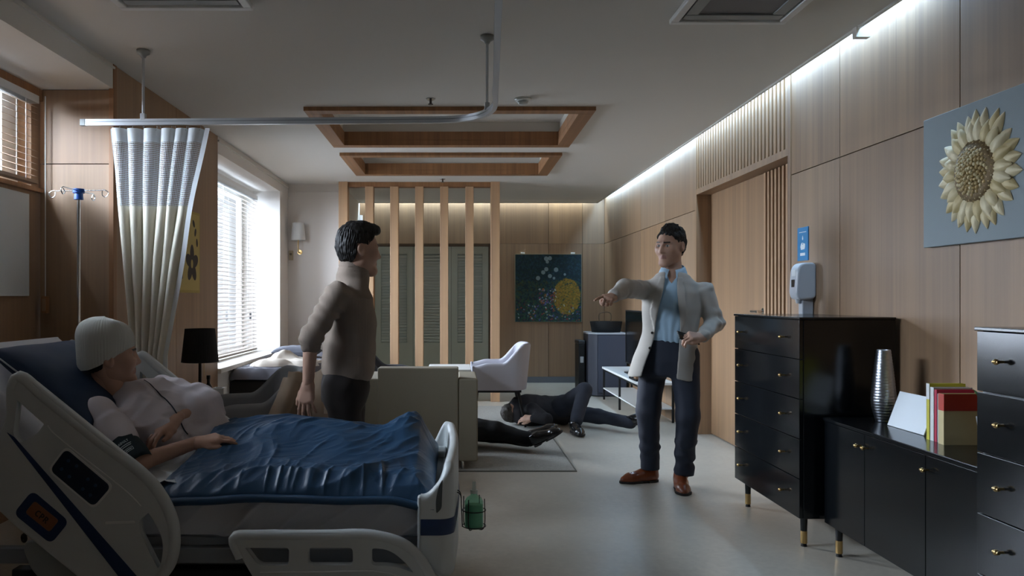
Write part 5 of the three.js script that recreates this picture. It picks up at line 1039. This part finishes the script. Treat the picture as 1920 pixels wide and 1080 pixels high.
// ============ man with the grey blazer
{
  const p = thing('person', 'man in a light grey blazer, blue shirt and brown shoes pointing left', 'person', [0, 0, 0]);
  const S = { pel: J(1.432, 0.90, 5.35), neck: J(1.462, 1.43, 5.35), head: J(1.44, 1.612, 5.33), shR: J(1.285, 1.318, 5.40), elR: J(1.10, 1.325, 5.16), wrR: J(0.985, 1.275, 4.95), shL: J(1.65, 1.305, 5.29), elL: J(1.722, 1.10, 5.30), wrL: J(1.575, 1.015, 5.10), hipR: J(1.345, 0.88, 5.40), knR: J(1.315, 0.50, 5.42), anR: J(1.345, 0.09, 5.50), hipL: J(1.525, 0.88, 5.30), knL: J(1.54, 0.49, 5.27), anL: J(1.522, 0.09, 5.32) };
  const F = [-0.34, 0, 0.94], up = [S.neck[0] - S.pel[0], S.neck[1] - S.pel[1], S.neck[2] - S.pel[2]];
  const head = frame(S.head, [-0.74, -0.10, 0.67], [0.05, 1, 0.02], 1.05);
  const T0 = [[-0.14, 0.155, 0.11], [0.0, 0.16, 0.115], [0.12, 0.145, 0.105], [0.3, 0.165, 0.115], [0.42, 0.165, 0.10], [0.5, 0.10, 0.07], [0.56, 0.056, 0.056]];
  const tB = torso(S.pel, up, F, T0);
  const handR = placed(handPoint, frame(S.wrR, [-0.6, -0.12, 0.79], [0.25, 0.9, 0.3], 1.02, true)), handL = placed(handGrip, frame(S.wrL, [-0.86, 0.10, 0.38], [0.1, 0.75, 0.6], 1.02, false));
  bodyMesh(p, union([tB, cap(S.shR, S.elR, 0.045, 0.036), cap(S.elR, S.wrR, 0.036, 0.026), cap(S.shL, S.elL, 0.045, 0.036), cap(S.elL, S.wrL, 0.036, 0.026), cap(S.hipR, S.knR, 0.075, 0.05), cap(S.knR, S.anR, 0.05, 0.036), cap(S.hipL, S.knL, 0.075, 0.05), cap(S.knL, S.anL, 0.05, 0.036), cap(S.neck, [S.head[0] + 0.02, S.head[1] - 0.05, S.head[2] - 0.02], 0.056, 0.054)], 0.03), ...box6(Object.values(S), 0.16), [placed(headGeo, head), handR, handL]);
  mesh('hair', placed(hairGeo({ line: 0.062, rough: 1.3 }), head), M(0x14110f, 0.6), p);
  // shirt
  const tS = torso(S.pel, up, F, [[-0.05, 0.135, 0.10], [0.05, 0.14, 0.105], [0.10, 0.158, 0.118], [0.15, 0.158, 0.117], [0.3, 0.172, 0.122], [0.42, 0.17, 0.105], [0.5, 0.11, 0.08], [0.565, 0.066, 0.066], [0.585, 0.064, 0.064]]);
  const shirtM = MP(0xa0bdd2, 0.8, { sheen: 0.2 });
  cloth('shirt', (x, y, z) => { let d = tS(x, y, z) + wrinkle(x, y, z, 0.004, 12) + 0.003 * Math.sin(x * 60 + 20 * noise(x * 6, y * 4, z * 6)); const [u, l, w] = tS.row; const v = (u - 0.50) * 0.9 - Math.abs(l) * 1.5 + 0.01; if (w > 0) d = smax(d, Math.min(v * 0.55 + 0.015, w - 0.0), 0.008); return d; }, ...box6([S.pel, S.neck, J(1.46, 1.52, 5.35)], 0.24), 0.008, shirtM, p);
  // collar wings
  const col = (sx) => { const base = frame(mix3(S.pel, S.neck, 1.0), F, up); const g = grid(14, 6, (u, v) => { const a = lerp(2.6, 0.28, u) * sx, r = lerp(0.064, 0.074 + 0.03 * u, v); return [Math.sin(a) * r * 1.05, lerp(0.066 - 0.045 * u, 0.04 - 0.08 * u, v) + 0.01 * Math.sin(v * 3), Math.cos(a) * r]; }); return placed(g, base); };
  const colM = MP(0xa6c3d8, 0.75, { side: THREE.DoubleSide }); mesh('collar', col(1), colM, p); mesh('collar', col(-1), colM, p);
  // blazer: a thin shell open at the front, flaring at the hem
  const TJ = [[-0.20, 0.205, 0.155], [-0.05, 0.195, 0.15], [0.12, 0.178, 0.138], [0.3, 0.192, 0.142], [0.40, 0.19, 0.128], [0.46, 0.168, 0.11], [0.51, 0.12, 0.095], [0.545, 0.085, 0.085]];
  const tJ = torso(S.pel, up, F, TJ), flare = (u, l, w, A, D) => { if (l < 0 && w > -0.05) { const k = sstep(0.16, -0.2, u); A *= 1 + 0.28 * k; D *= 1 + 0.35 * k; } return [A, D]; };
  const openL = (u) => u > 0.15 ? lerp(0.075, 0.036, sstep(0.15, 0.50, u)) : lerp(0.07, 0.075, sstep(-0.2, 0.15, u)), openR = (u) => u > 0.15 ? lerp(0.082, 0.04, sstep(0.15, 0.50, u)) : lerp(0.15, 0.082, sstep(-0.2, 0.15, u));
  const mE = (a, b, k) => mix3(a, b, k);
  const slR = union([cap(S.shR, S.elR, 0.066, 0.056), cap(S.elR, mE(S.elR, S.wrR, 0.93), 0.055, 0.043)], 0.03), slL = union([cap(S.shL, S.elL, 0.068, 0.058), cap(S.elL, mE(S.elL, S.wrL, 0.88), 0.057, 0.044)], 0.03);
  const fR = ringFolds(S.shR, S.wrR, 0.006, 30), fL1 = ringFolds(S.shL, S.elL, 0.006, 16), fL2 = ringFolds(S.elL, S.wrL, 0.006, 18);
  const blazerM = M(0xaeaaa3, 0.85);
  const blF = (x, y, z) => {
    const o = tJ(x, y, z, flare) + wrinkle(x, y, z, 0.0035, 7); const [u, l, w] = tJ.row; let s = Math.max(o, -(o + 0.013));
    const edgeD = w > 0 ? Math.max(l - openL(u), -l - openR(u)) : 1;           // < 0 inside the opening
    if (w > 0.0 && u > 0.10 && u < 0.5) { const lw = 0.052 * sstep(0.10, 0.30, u) * (1 - 0.35 * sstep(0.42, 0.5, u)); if (edgeD < lw) s = Math.max(o - 0.006, -(o + 0.013)); }
    if (w > -0.02) s = smax(s, -Math.max(edgeD, -w), 0.006);
    const hemR = 0.03 * sstep(-0.1, -0.2, l); if (u < -0.15) s = smax(s, -0.175 - u + (w > 0 ? 0.35 * Math.max(0, Math.abs(edgeD + 0.0) < 0.07 ? (0.07 - edgeD) * 0.5 : 0) : 0), 0.01);
    const a = slR(x, y, z) + fR(x, y, z), b = slL(x, y, z) + fL1(x, y, z) + fL2(x, y, z);
    return smin(s, Math.min(a, b), 0.02);
  };
  const bz = clothUV(cloth('blazer', blF, ...box6([S.pel, S.neck, S.shR, S.elR, S.wrR, S.shL, S.elL, S.wrL, J(1.2, 0.72, 5.3), J(1.65, 0.70, 5.3)], 0.13), 0.0062, blazerM, p)); bz.material.bumpMap = fabricBump; bz.material.bumpScale = 0.0004;
  const btn = new THREE.CylinderGeometry(0.009, 0.009, 0.004, 16); btn.rotateX(Math.PI / 2);
  const bf = frame(S.pel, F, up);
  for (const [l, u, w] of [[-0.1, 0.13, 0.128], [-0.108, 0.03, 0.145]]) { const b = mesh('button', placed(btn, bf.clone().multiply(new THREE.Matrix4().makeTranslation(l, u, w))), M.jb ?? (M.jb = M(0x2c2a28, 0.4)), bz); }
  // trousers and belt
  const tH = torso(S.pel, up, F, [[-0.16, 0.15, 0.11], [-0.05, 0.170, 0.123], [0.03, 0.163, 0.12], [0.075, 0.158, 0.118], [0.095, 0.157, 0.117]]);
  const kf1 = ringFolds(mE(S.knR, S.anR, 0.5), S.anR, 0.006, 14), kf2 = ringFolds(mE(S.knL, S.anL, 0.5), S.anL, 0.006, 14);
  const trM = M(0x262c3a, 0.8);
  clothUV(cloth('trousers', (x, y, z) => { let d = union3(tH(x, y, z), smin(cap1(x, y, z), cap2(x, y, z), 0.03), smin(cap3(x, y, z), cap4(x, y, z), 0.03), 0.04) + wrinkle(x, y, z, 0.004, 9) + kf1(x, y, z) + kf2(x, y, z); return smax(d, 0.088 - y, 0.006); }, ...box6([S.pel, S.hipR, S.hipL, S.knR, S.knL, S.anR, S.anL], 0.16), 0.0085, trM, p));
  function union3(a, b, c, k) { return smin(a, Math.min(b, c), k); }
  function cap1(x, y, z) { return (cap1.f ??= cap(S.hipR, S.knR, 0.098, 0.076))(x, y, z); } function cap2(x, y, z) { return (cap2.f ??= cap(S.knR, [S.anR[0], S.anR[1], S.anR[2]], 0.075, 0.062))(x, y, z); }
  function cap3(x, y, z) { return (cap3.f ??= cap(S.hipL, S.knL, 0.098, 0.076))(x, y, z); } function cap4(x, y, z) { return (cap4.f ??= cap(S.knL, [S.anL[0], S.anL[1], S.anL[2]], 0.075, 0.062))(x, y, z); }
  const brown = MP(0x7a3d1e, 0.32, { clearcoat: 0.3 });
  shoe(p, J(1.395, 0, 5.52), [-1, 0, 0.22], brown); shoe(p, J(1.512, 0, 5.37), [-0.18, 0, 1], brown);
  // phone in the hand
  const ph = thing('phone', 'dark phone held in the blazer man\'s hand', 'phone', [0, 0, 0]);
  const g = new RoundedBoxGeometry(0.075, 0.009, 0.15, 3, 0.004); g.translate(0, -0.036, 0.075); mesh('case', placed(mergeVertices(g), frame(S.wrL, [-0.93, 0.28, 0.22], [0.1, 0.75, 0.6])), MP(0x14161c, 0.2), ph);
  const sc = new RoundedBoxGeometry(0.068, 0.001, 0.142, 2, 0.0004); sc.translate(0, -0.0312, 0.075); mesh('screen', placed(mergeVertices(sc), frame(S.wrL, [-0.93, 0.28, 0.22], [0.1, 0.75, 0.6])), MP(0x05060a, 0.08), ph);
}
// ============ man in the turtleneck
{
  const p = thing('person', 'man in a taupe turtleneck and dark trousers standing behind the bed', 'person', [0, 0, 0]);
  const S = { pel: J(-0.585, 0.83, 4.30), neck: J(-0.535, 1.37, 4.30), head: J(-0.512, 1.525, 4.29), shR: J(-0.605, 1.285, 4.13), elR: J(-0.735, 1.06, 4.10), wrR: J(-0.752, 0.825, 4.11), shL: J(-0.60, 1.285, 4.47), elL: J(-0.66, 1.03, 4.52), wrL: J(-0.62, 0.80, 4.52), hipR: J(-0.59, 0.80, 4.22), knR: J(-0.555, 0.44, 4.23), anR: J(-0.60, 0.09, 4.23), hipL: J(-0.585, 0.80, 4.38), knL: J(-0.56, 0.44, 4.38), anL: J(-0.585, 0.09, 4.38) };
  const F = [0.95, 0, -0.31], up = [S.neck[0] - S.pel[0], S.neck[1] - S.pel[1], 0];
  const head = frame(S.head, [0.90, -0.06, -0.43], [0.04, 1, 0], 1.07);
  const tB = torso(S.pel, up, F, [[-0.1, 0.14, 0.105], [0.05, 0.14, 0.1], [0.3, 0.15, 0.105], [0.45, 0.15, 0.09], [0.52, 0.09, 0.06], [0.58, 0.05, 0.05]]);
  const hR = placed(handSpread, frame(S.wrR, [-0.10, -0.98, 0.12], [-0.25, 0.1, 0.96], 1.06, true)), hL = placed(handRelaxed, frame(S.wrL, [0.5, -0.8, 0.0], [0.6, 0.5, -0.6], 1.0, false));
  bodyMesh(p, union([tB, cap(S.shR, S.elR, 0.045, 0.04), cap(S.elR, S.wrR, 0.041, 0.029), cap(S.shL, S.elL, 0.045, 0.036), cap(S.elL, S.wrL, 0.038, 0.027), cap(S.hipR, S.knR, 0.07, 0.05), cap(S.knR, S.anR, 0.05, 0.036), cap(S.hipL, S.knL, 0.07, 0.05), cap(S.knL, S.anL, 0.05, 0.036), cap(S.neck, [S.head[0] - 0.015, S.head[1] - 0.05, S.head[2]], 0.056, 0.054)], 0.03), ...box6(Object.values(S), 0.16), [placed(headGeo, head), hR, hL]);
  mesh('hair', placed(hairGeo({ line: 0.06, front: true, rough: 1.1 }), head), M(0x161210, 0.6), p);
  const tS = torso(S.pel, up, F, [[-0.0, 0.165, 0.128, 0.0], [0.06, 0.172, 0.14, 0.005], [0.14, 0.168, 0.135, 0.005], [0.3, 0.168, 0.125, 0.01], [0.44, 0.165, 0.105, 0.0], [0.50, 0.115, 0.085, -0.01], [0.55, 0.084, 0.088, -0.012], [0.60, 0.077, 0.082, -0.008], [0.655, 0.073, 0.079, -0.004]]);
  const sl = union([cap(S.shR, S.elR, 0.066, 0.056), cap(S.elR, mix3(S.elR, S.wrR, 0.16), 0.055, 0.05)], 0.03), sl2 = union([cap(S.shL, S.elL, 0.07, 0.062), cap(S.elL, mix3(S.elL, S.wrL, 0.2), 0.058, 0.052)], 0.03);
  const f1 = ringFolds(S.shR, mix3(S.elR, S.wrR, 0.2), 0.006, 30);
  const sw = clothUV(cloth('sweater', (x, y, z) => { const a = tS(x, y, z) + wrinkle(x, y, z, 0.006, 8); const u = tS.row[0]; const rib = u < 0.05 ? 0.0 : (u > 0.57 ? 0.002 * Math.sin(u * 330) : 0); return smin(a + rib, Math.min(sl(x, y, z) + f1(x, y, z), sl2(x, y, z)), 0.035); }, ...box6([S.pel, S.neck, S.shR, S.elR, S.shL, S.elL, J(-0.5, 1.49, 4.3)], 0.17), 0.0075, M(0x8c7d70, 0.95), p)); sw.material.bumpMap = rep(texKnit, 5, 5); sw.material.bumpScale = 0.0012;
  for (const k of [0.05, 0.13]) { const c = mix3(S.elR, S.wrR, k); const t = new THREE.TorusGeometry(0.047, 0.010, 10, 28); t.rotateX(Math.PI / 2); const m = new THREE.Matrix4().makeRotationFromQuaternion(new THREE.Quaternion().setFromUnitVectors(new THREE.Vector3(0, 1, 0), vec(S.wrR).sub(vec(S.elR)).normalize())); m.setPosition(...c); mesh('rolled_cuff', t.applyMatrix4(m), sw.material, sw); }
  const tH = torso(S.pel, up, F, [[-0.14, 0.145, 0.115], [-0.03, 0.16, 0.125], [0.04, 0.155, 0.12], [0.065, 0.15, 0.115]]);
  const L1 = union([cap(S.hipR, S.knR, 0.095, 0.075), cap(S.knR, S.anR, 0.075, 0.066)], 0.03), L2 = union([cap(S.hipL, S.knL, 0.095, 0.075), cap(S.knL, S.anL, 0.075, 0.066)], 0.03);
  cloth('trousers', (x, y, z) => smax(smin(tH(x, y, z), Math.min(L1(x, y, z), L2(x, y, z)), 0.04) + wrinkle(x, y, z, 0.005, 8), 0.085 - y, 0.006), ...box6([S.pel, S.hipR, S.hipL, S.knR, S.knL, S.anR, S.anL], 0.15), 0.01, M(0x2a2320, 0.85), p);
  const dk = M(0x1a1614, 0.4); shoe(p, J(-0.635, 0, 4.23), [1, 0, -0.1], dk); shoe(p, J(-0.62, 0, 4.39), [1, 0, -0.3], dk);
}
// ============ patient in bed
{
  const p = thing('person', 'patient in a white knit cap and pale gown sitting up in bed', 'person', [0, 0, 0]);
  const S = { pel: J(-1.00, 0.585, 3.50), neck: J(-1.468, 0.845, 3.49), head: J(-1.492, 1.012, 3.47), shR: J(-1.455, 0.785, 3.27), elR: J(-1.25, 0.612, 3.15), wrR: J(-1.07, 0.665, 3.30), shL: J(-1.345, 0.83, 3.70), elL: J(-1.105, 0.785, 3.61), wrL: J(-1.19, 0.745, 3.405), hipR: J(-0.98, 0.60, 3.40), knR: J(-0.62, 0.605, 3.45), anR: J(-0.24, 0.59, 3.52), hipL: J(-0.98, 0.60, 3.60), knL: J(-0.62, 0.61, 3.64), anL: J(-0.24, 0.59, 3.66) };
  const up = [S.neck[0] - S.pel[0], S.neck[1] - S.pel[1], 0.0], F = [0.45, 0.80, 0.38];
  const head = frame(S.head, [0.88, 0.02, -0.47], [0.03, 1, 0.08], 1.05);
  const tB = torso(S.pel, up, F, [[-0.1, 0.12, 0.035], [0.15, 0.12, 0.04], [0.3, 0.14, 0.07], [0.42, 0.14, 0.075], [0.48, 0.08, 0.06], [0.52, 0.05, 0.05]]);
  const hL = placed(handRelaxed, frame(S.wrL, [-0.46, -0.38, 0.80], [-0.25, 0.88, 0.40], 1.08, false)), hR = placed(handRelaxed, frame(S.wrR, [0.93, 0.16, -0.30], [-0.15, 0.95, 0.3], 1.05, true));
  bodyMesh(p, union([tB, cap(S.shR, S.elR, 0.045, 0.038), cap(S.elR, S.wrR, 0.037, 0.027), cap(S.shL, S.elL, 0.045, 0.037), cap(S.elL, S.wrL, 0.037, 0.027), cap(S.hipR, S.knR, 0.045, 0.045), cap(S.knR, S.anR, 0.045, 0.03), cap(S.hipL, S.knL, 0.045, 0.045), cap(S.knL, S.anL, 0.045, 0.03), cap(S.neck, [S.head[0] - 0.015, S.head[1] - 0.05, S.head[2] + 0.02], 0.055, 0.053)], 0.03), ...box6(Object.values(S), 0.14), [placed(headGeo, head), hL, hR]);
  mesh('hair', placed(hairGeo({ line: 0.05, rough: 0.3 }), head.clone().multiply(new THREE.Matrix4().makeScale(0.95, 0.92, 0.95))), M(0x17130f, 0.7), p);
  // knit cap
  const cap_ = grid(300, 64, (u, v) => { // crown to rim
    const a = u * Math.PI * 2, rib = 1 + 0.010 * Math.abs(Math.sin(u * Math.PI * 62)) * Math.min(1, v * 2.5) + 0.012 * noise(Math.sin(a) * 2.5, Math.cos(a) * 2.5, v * 4);
    const t = Math.min(1, v / 0.62), s = Math.pow(Math.sin(t * Math.PI / 2), 0.62), c = Math.pow(Math.cos(t * Math.PI / 2), 0.85), k = v > 0.62 ? (v - 0.62) / 0.38 : 0;
    const tuck = 1 - 0.05 * k - 0.05 * sstep(0.93, 1, v);
    const x = Math.sin(a) * s * 0.091 * rib * tuck, z = Math.cos(a) * s * 0.113 * rib * tuck - 0.018;
    const rim = lerp(-0.052, 0.036, sstep(-0.13, 0.10, z)), mid = 0.075 + 0.01 * Math.cos(a + 2.4);
    const y = v <= 0.62 ? mid + c * 0.082 - 0.02 * Math.max(0, z) / 0.1 * s : lerp(mid - 0.02 * Math.max(0, z) / 0.1 * s, rim, k);
    return [x, y + 0.002 * noise(x * 40, v * 9, z * 40), z];
  }, true);
  const beanie = mesh('knit_cap', placed(cap_, head), M(0xcfd0c8, 0.95, { side: THREE.DoubleSide }), p);
  beanie.geometry.attributes.uv.array.forEach((v, i, a) => { a[i] = i % 2 ? v * 3 : v * 1.7; }); beanie.material.bumpMap = rep(texKnit, 1, 1); beanie.material.bumpScale = 0.0015;
  // gown
  const tS = torso(S.pel, up, F, [[-0.12, 0.15, 0.06], [0.05, 0.152, 0.062], [0.18, 0.162, 0.075], [0.33, 0.175, 0.105], [0.42, 0.165, 0.096], [0.475, 0.105, 0.078], [0.515, 0.066, 0.064]]);
  const a1 = union([cap(S.shR, mix3(S.shR, S.elR, 0.62), 0.076, 0.072)], 0.02), a2 = union([cap(S.shL, mix3(S.shL, S.elL, 0.9), 0.074, 0.07), cap(mix3(S.shL, S.elL, 0.9), mix3(S.elL, S.wrL, 0.34), 0.07, 0.064)], 0.03);
  const fo = ringFolds(S.shR, S.elR, 0.009, 13), fo2 = ringFolds(S.shL, S.elL, 0.010, 14);
  const gownM = M(0xd0c9cd, 0.9);
  const gw = clothUV(cloth('gown', (x, y, z) => { const d = tS(x, y, z) + wrinkle(x, y, z, 0.009, 9) - 0.011 * Math.pow(1 - Math.abs(noise(x * 6 + y * 5, y * 9 - x * 3, z * 6)), 3) - 0.006 * Math.pow(1 - Math.abs(noise(x * 15 - y * 9, y * 17, z * 13 + 3)), 3); const [u, l, w] = tS.row; const piping = w > 0 ? 0.0035 * Math.exp(-Math.pow((l + 0.16 - u * 0.40) / 0.007, 2)) : 0; return smin(d + piping, Math.min(a1(x, y, z) + fo(x, y, z), a2(x, y, z) + fo2(x, y, z)), 0.06); }, ...box6([S.pel, S.neck, S.shR, S.shL, S.elL, mix3(S.shR, S.elR, 0.7)], 0.16), 0.0065, gownM, p)); gw.material.bumpMap = fabricBump; gw.material.bumpScale = 0.0003;
  // dark piping of the wrap front and the neckline, laid on the gown
  const gf = frame(S.pel, F, up), onGown = (u, l) => { for (let w = 0.22; w > -0.1; w -= 0.002) { const v = new THREE.Vector3(l, u, w).applyMatrix4(gf); if (tS(v.x, v.y, v.z) + wrinkle(v.x, v.y, v.z, 0.009, 9) - 0.011 * Math.pow(1 - Math.abs(noise(v.x * 6 + v.y * 5, v.y * 9 - v.x * 3, v.z * 6)), 3) < 0.004) return new THREE.Vector3(l, u, w + 0.001).applyMatrix4(gf); } return new THREE.Vector3(l, u, 0.05).applyMatrix4(gf); };
  const pipe = M(0x3a3f4c, 0.8), line = (fn, n = 20) => tube(Array.from({ length: n }, (_, i) => onGown(...fn(i / (n - 1)))), 0.0028, 60, 6);
  mesh('piping', line(t => [lerp(0.47, 0.16, t), lerp(0.045, -0.10, t)]), pipe, gw);
  // cuff round the near upper arm
  const c = thing('pressure_cuff', 'dark green cuff with white lettering round the patient\'s near arm', 'cuff', [0, 0, 0]);
  const A = mix3(S.shR, S.elR, 0.60), B = mix3(S.shR, S.elR, 1.06), ax = vec(B).sub(vec(A)), len = ax.length(); const q = new THREE.Matrix4().makeRotationFromQuaternion(new THREE.Quaternion().setFromUnitVectors(new THREE.Vector3(0, 1, 0), ax.clone().normalize()));
  const bandG = grid(48, 10, (u, v) => { const a = u * Math.PI * 2, r = 0.0625 + 0.004 * Math.sin(Math.PI * v); return [Math.cos(a) * r, (v - 0.5) * len, -Math.sin(a) * r]; }, true); q.setPosition(...mix3(A, B, 0.5)); mesh('band', bandG.applyMatrix4(q), M(0x16282e, 0.8, { side: THREE.DoubleSide }), c);
  const cv = document.createElement('canvas'); cv.width = 256; cv.height = 256; const x = cv.getContext('2d'); x.fillStyle = '#16282e'; x.fillRect(0, 0, 256, 256); x.fillStyle = '#c8d2d2'; x.save(); x.translate(128, 128); x.rotate(0); x.textAlign = 'center'; x.font = 'bold 34px sans-serif'; x.fillText('ADULT', 0, -40); x.fillRect(-62, -22, 124, 7); x.fillRect(-52, -4, 104, 7); x.strokeStyle = '#c8d2d2'; x.lineWidth = 5; x.strokeRect(-44, 26, 88, 30); x.fillRect(-32, 37, 64, 8); x.restore();
  const t = new THREE.CanvasTexture(cv); t.colorSpace = THREE.SRGBColorSpace;
  const camDir = new THREE.Vector3(0.35, 0.35, 0.87); const inv = new THREE.Matrix4().extractRotation(q).invert(); camDir.applyMatrix4(inv); const a0 = Math.atan2(-camDir.z, camDir.x);
  const pr = grid(20, 4, (u, v) => { const a = a0 + (u - 0.5) * 1.5, r = 0.0678 + 0.0008; return [Math.cos(a) * r, (v - 0.5) * len * 0.86, -Math.sin(a) * r, 1 - u, 1 - v]; }); // text runs round the arm
  mesh('print', pr.applyMatrix4(q), M(0xffffff, 0.8, { map: t, side: THREE.DoubleSide }), c);
}
// ============ man lying on the floor in a dark suit
{
  const p = thing('person', 'man in a dark suit lying on the floor with one knee raised', 'person', [0, 0.012, 0]);
  const S = { pel: J(1.06, 0.135, 8.02), neck: J(0.70, 0.14, 7.95), head: J(0.60, 0.125, 7.93), shR: J(0.86, 0.13, 8.12), elR: J(1.18, 0.075, 8.26), wrR: J(1.47, 0.06, 8.14), shL: J(0.76, 0.17, 7.80), elL: J(0.88, 0.10, 7.62), wrL: J(0.74, 0.10, 7.68), hipR: J(1.10, 0.11, 8.06), knR: J(1.40, 0.10, 7.80), anR: J(1.65, 0.085, 7.50), hipL: J(1.07, 0.18, 7.93), knL: J(1.25, 0.365, 7.68), anL: J(1.13, 0.09, 7.46) };
  const up = [S.neck[0] - S.pel[0], S.neck[1] - S.pel[1], S.neck[2] - S.pel[2]], F = [0.25, 0.75, 0.55];
  const head = frame(S.head, [0.35, 0.65, 0.5], up, 1.0);
  const tB = torso(S.pel, up, F, [[-0.1, 0.13, 0.095], [0.1, 0.125, 0.09], [0.35, 0.15, 0.1], [0.45, 0.12, 0.08], [0.52, 0.06, 0.06]]);
  const hL = placed(handRelaxed, frame(S.wrL, [-0.7, -0.1, -0.5], [0.2, 0.5, 0.8], 1.0, false)), hR = placed(handRelaxed, frame(S.wrR, [0.97, 0.02, 0.1], [0, 1, 0.1], 1.0, true));
  bodyMesh(p, union([tB, cap(S.shR, S.elR, 0.04, 0.036), cap(S.elR, S.wrR, 0.036, 0.026), cap(S.shL, S.elL, 0.04, 0.036), cap(S.elL, S.wrL, 0.036, 0.026), cap(S.hipR, S.knR, 0.06, 0.045), cap(S.knR, S.anR, 0.045, 0.036), cap(S.hipL, S.knL, 0.06, 0.045), cap(S.knL, S.anL, 0.045, 0.036)], 0.03), ...box6(Object.values(S), 0.15), [placed(headGeo, head), hL, hR]);
  mesh('hair', placed(hairGeo({ line: 0.05, rough: 1 }), head), M(0x3a342e, 0.7), p);
  const tS = torso(S.pel, up, F, [[-0.06, 0.155, 0.115], [0.1, 0.152, 0.112], [0.35, 0.178, 0.12], [0.45, 0.15, 0.1], [0.52, 0.08, 0.075]]);
  const ar = union([cap(S.shR, S.elR, 0.064, 0.054), cap(S.elR, S.wrR, 0.053, 0.04)], 0.02), al = union([cap(S.shL, S.elL, 0.066, 0.055), cap(S.elL, mix3(S.elL, S.wrL, 0.85), 0.054, 0.042)], 0.02);
  cloth('suit_jacket', (x, y, z) => smin(tS(x, y, z), Math.min(ar(x, y, z), al(x, y, z)), 0.03) + wrinkle(x, y, z, 0.007, 9), ...box6([S.pel, S.neck, S.shR, S.elR, S.wrR, S.shL, S.elL], 0.17), 0.01, M(0x201e22, 0.85), p);
  const L1 = union([cap(S.hipR, S.knR, 0.09, 0.068), cap(S.knR, S.anR, 0.067, 0.056)], 0.03), L2 = union([cap(S.hipL, S.knL, 0.092, 0.072), cap(S.knL, mix3(S.knL, S.anL, 0.93), 0.07, 0.058)], 0.03), hp = cap(S.hipR, S.hipL, 0.11, 0.11);
  cloth('trousers', (x, y, z) => smin(hp(x, y, z), Math.min(L1(x, y, z), L2(x, y, z)), 0.05) + wrinkle(x, y, z, 0.006, 9), ...box6([S.pel, S.hipR, S.knR, S.anR, S.knL, S.anL], 0.16), 0.01, M(0x262a35, 0.85), p);
  const bl = MP(0x0e0f10, 0.25, { clearcoat: 0.4 }); shoe(p, J(1.115, 0.001, 7.50), [0.12, 0, 1], bl); shoe(p, J(1.66, 0.045, 7.50), [0.75, 0.35, 0.35], bl, [-0.4, 0.85, -0.2]);
}
// ============ (legs) man whose legs stick out from behind the armchair
{
  const p = thing('person', 'fallen man in black whose legs and shoes stick out behind the boxy armchair', 'person', [0, 0.014, 0]);
  const S = { pel: J(0.0, 0.15, 6.78), neck: J(-0.5, 0.14, 6.82), head: J(-0.66, 0.125, 6.82), shR: J(-0.44, 0.14, 6.66), shL: J(-0.44, 0.14, 6.98), hipR: J(0.03, 0.16, 6.70), hipL: J(0.03, 0.13, 6.86), knR: J(0.34, 0.155, 6.62), knL: J(0.33, 0.10, 6.76), anR: J(0.64, 0.10, 6.50), anL: J(0.60, 0.075, 6.60), elR: J(-0.2, 0.08, 6.60), wrR: J(0.0, 0.07, 6.57), elL: J(-0.2, 0.08, 7.0), wrL: J(0.0, 0.06, 7.0) };
  const up = [-1, 0, 0], F = [0, 1, 0];
  const head = frame(S.head, [0.1, 0.9, 0.3], up, 1.0);
  bodyMesh(p, union([cap(S.pel, S.neck, 0.1, 0.09), cap(S.shR, S.elR, 0.04, 0.036), cap(S.elR, S.wrR, 0.036, 0.026), cap(S.shL, S.elL, 0.04, 0.036), cap(S.elL, S.wrL, 0.036, 0.026), cap(S.hipR, S.knR, 0.06, 0.05), cap(S.knR, S.anR, 0.045, 0.034), cap(S.hipL, S.knL, 0.06, 0.05), cap(S.knL, S.anL, 0.045, 0.034)], 0.04), ...box6(Object.values(S), 0.14), [placed(headGeo, head), placed(handRelaxed, frame(S.wrR, [1, 0, 0], [0, 1, 0], 1, true)), placed(handRelaxed, frame(S.wrL, [1, 0, 0], [0, 1, 0], 1, false))]);
  mesh('hair', placed(hairGeo({ line: 0.05 }), head), M(0x14110f, 0.7), p);
  const bm = M(0x101113, 0.9);
  const tS = torso(S.pel, up, F, [[-0.05, 0.16, 0.12], [0.3, 0.175, 0.12], [0.45, 0.15, 0.1], [0.52, 0.08, 0.075]]);
  cloth('jacket', (x, y, z) => smin(tS(x, y, z), Math.min(union([cap(S.shR, S.elR, 0.06, 0.052), cap(S.elR, S.wrR, 0.05, 0.04)], 0.02)(x, y, z), union([cap(S.shL, S.elL, 0.06, 0.052), cap(S.elL, S.wrL, 0.05, 0.04)], 0.02)(x, y, z)), 0.03), ...box6([S.pel, S.neck, S.shR, S.shL, S.elR, S.elL, S.wrR, S.wrL], 0.15), 0.014, bm, p);
  const L1 = union([cap(S.hipR, S.knR, 0.105, 0.075), cap(S.knR, S.anR, 0.074, 0.054)], 0.03), L2 = union([cap(S.hipL, S.knL, 0.1, 0.072), cap(S.knL, S.anL, 0.071, 0.052)], 0.03);
  cloth('trousers', (x, y, z) => smin(smin(L1(x, y, z), L2(x, y, z), 0.04), tS(x, y, z) + 0.02, 0.03) + wrinkle(x, y, z, 0.006, 9), ...box6([J(-0.06, 0.15, 6.78), S.knR, S.knL, S.anR, S.anL], 0.14), 0.009, bm, p);
  const bl = MP(0x0e0f10, 0.22, { clearcoat: 0.5 }); shoe(p, J(0.66, 0.055, 6.455), [0.5, 0.35, 0.35], bl, [-0.5, 0.8, 0]); shoe(p, J(0.63, 0.035, 6.60), [0.62, 0.45, 0.1], bl, [-0.6, 0.7, 0.1]);
}
renderer.render(scene, camera);
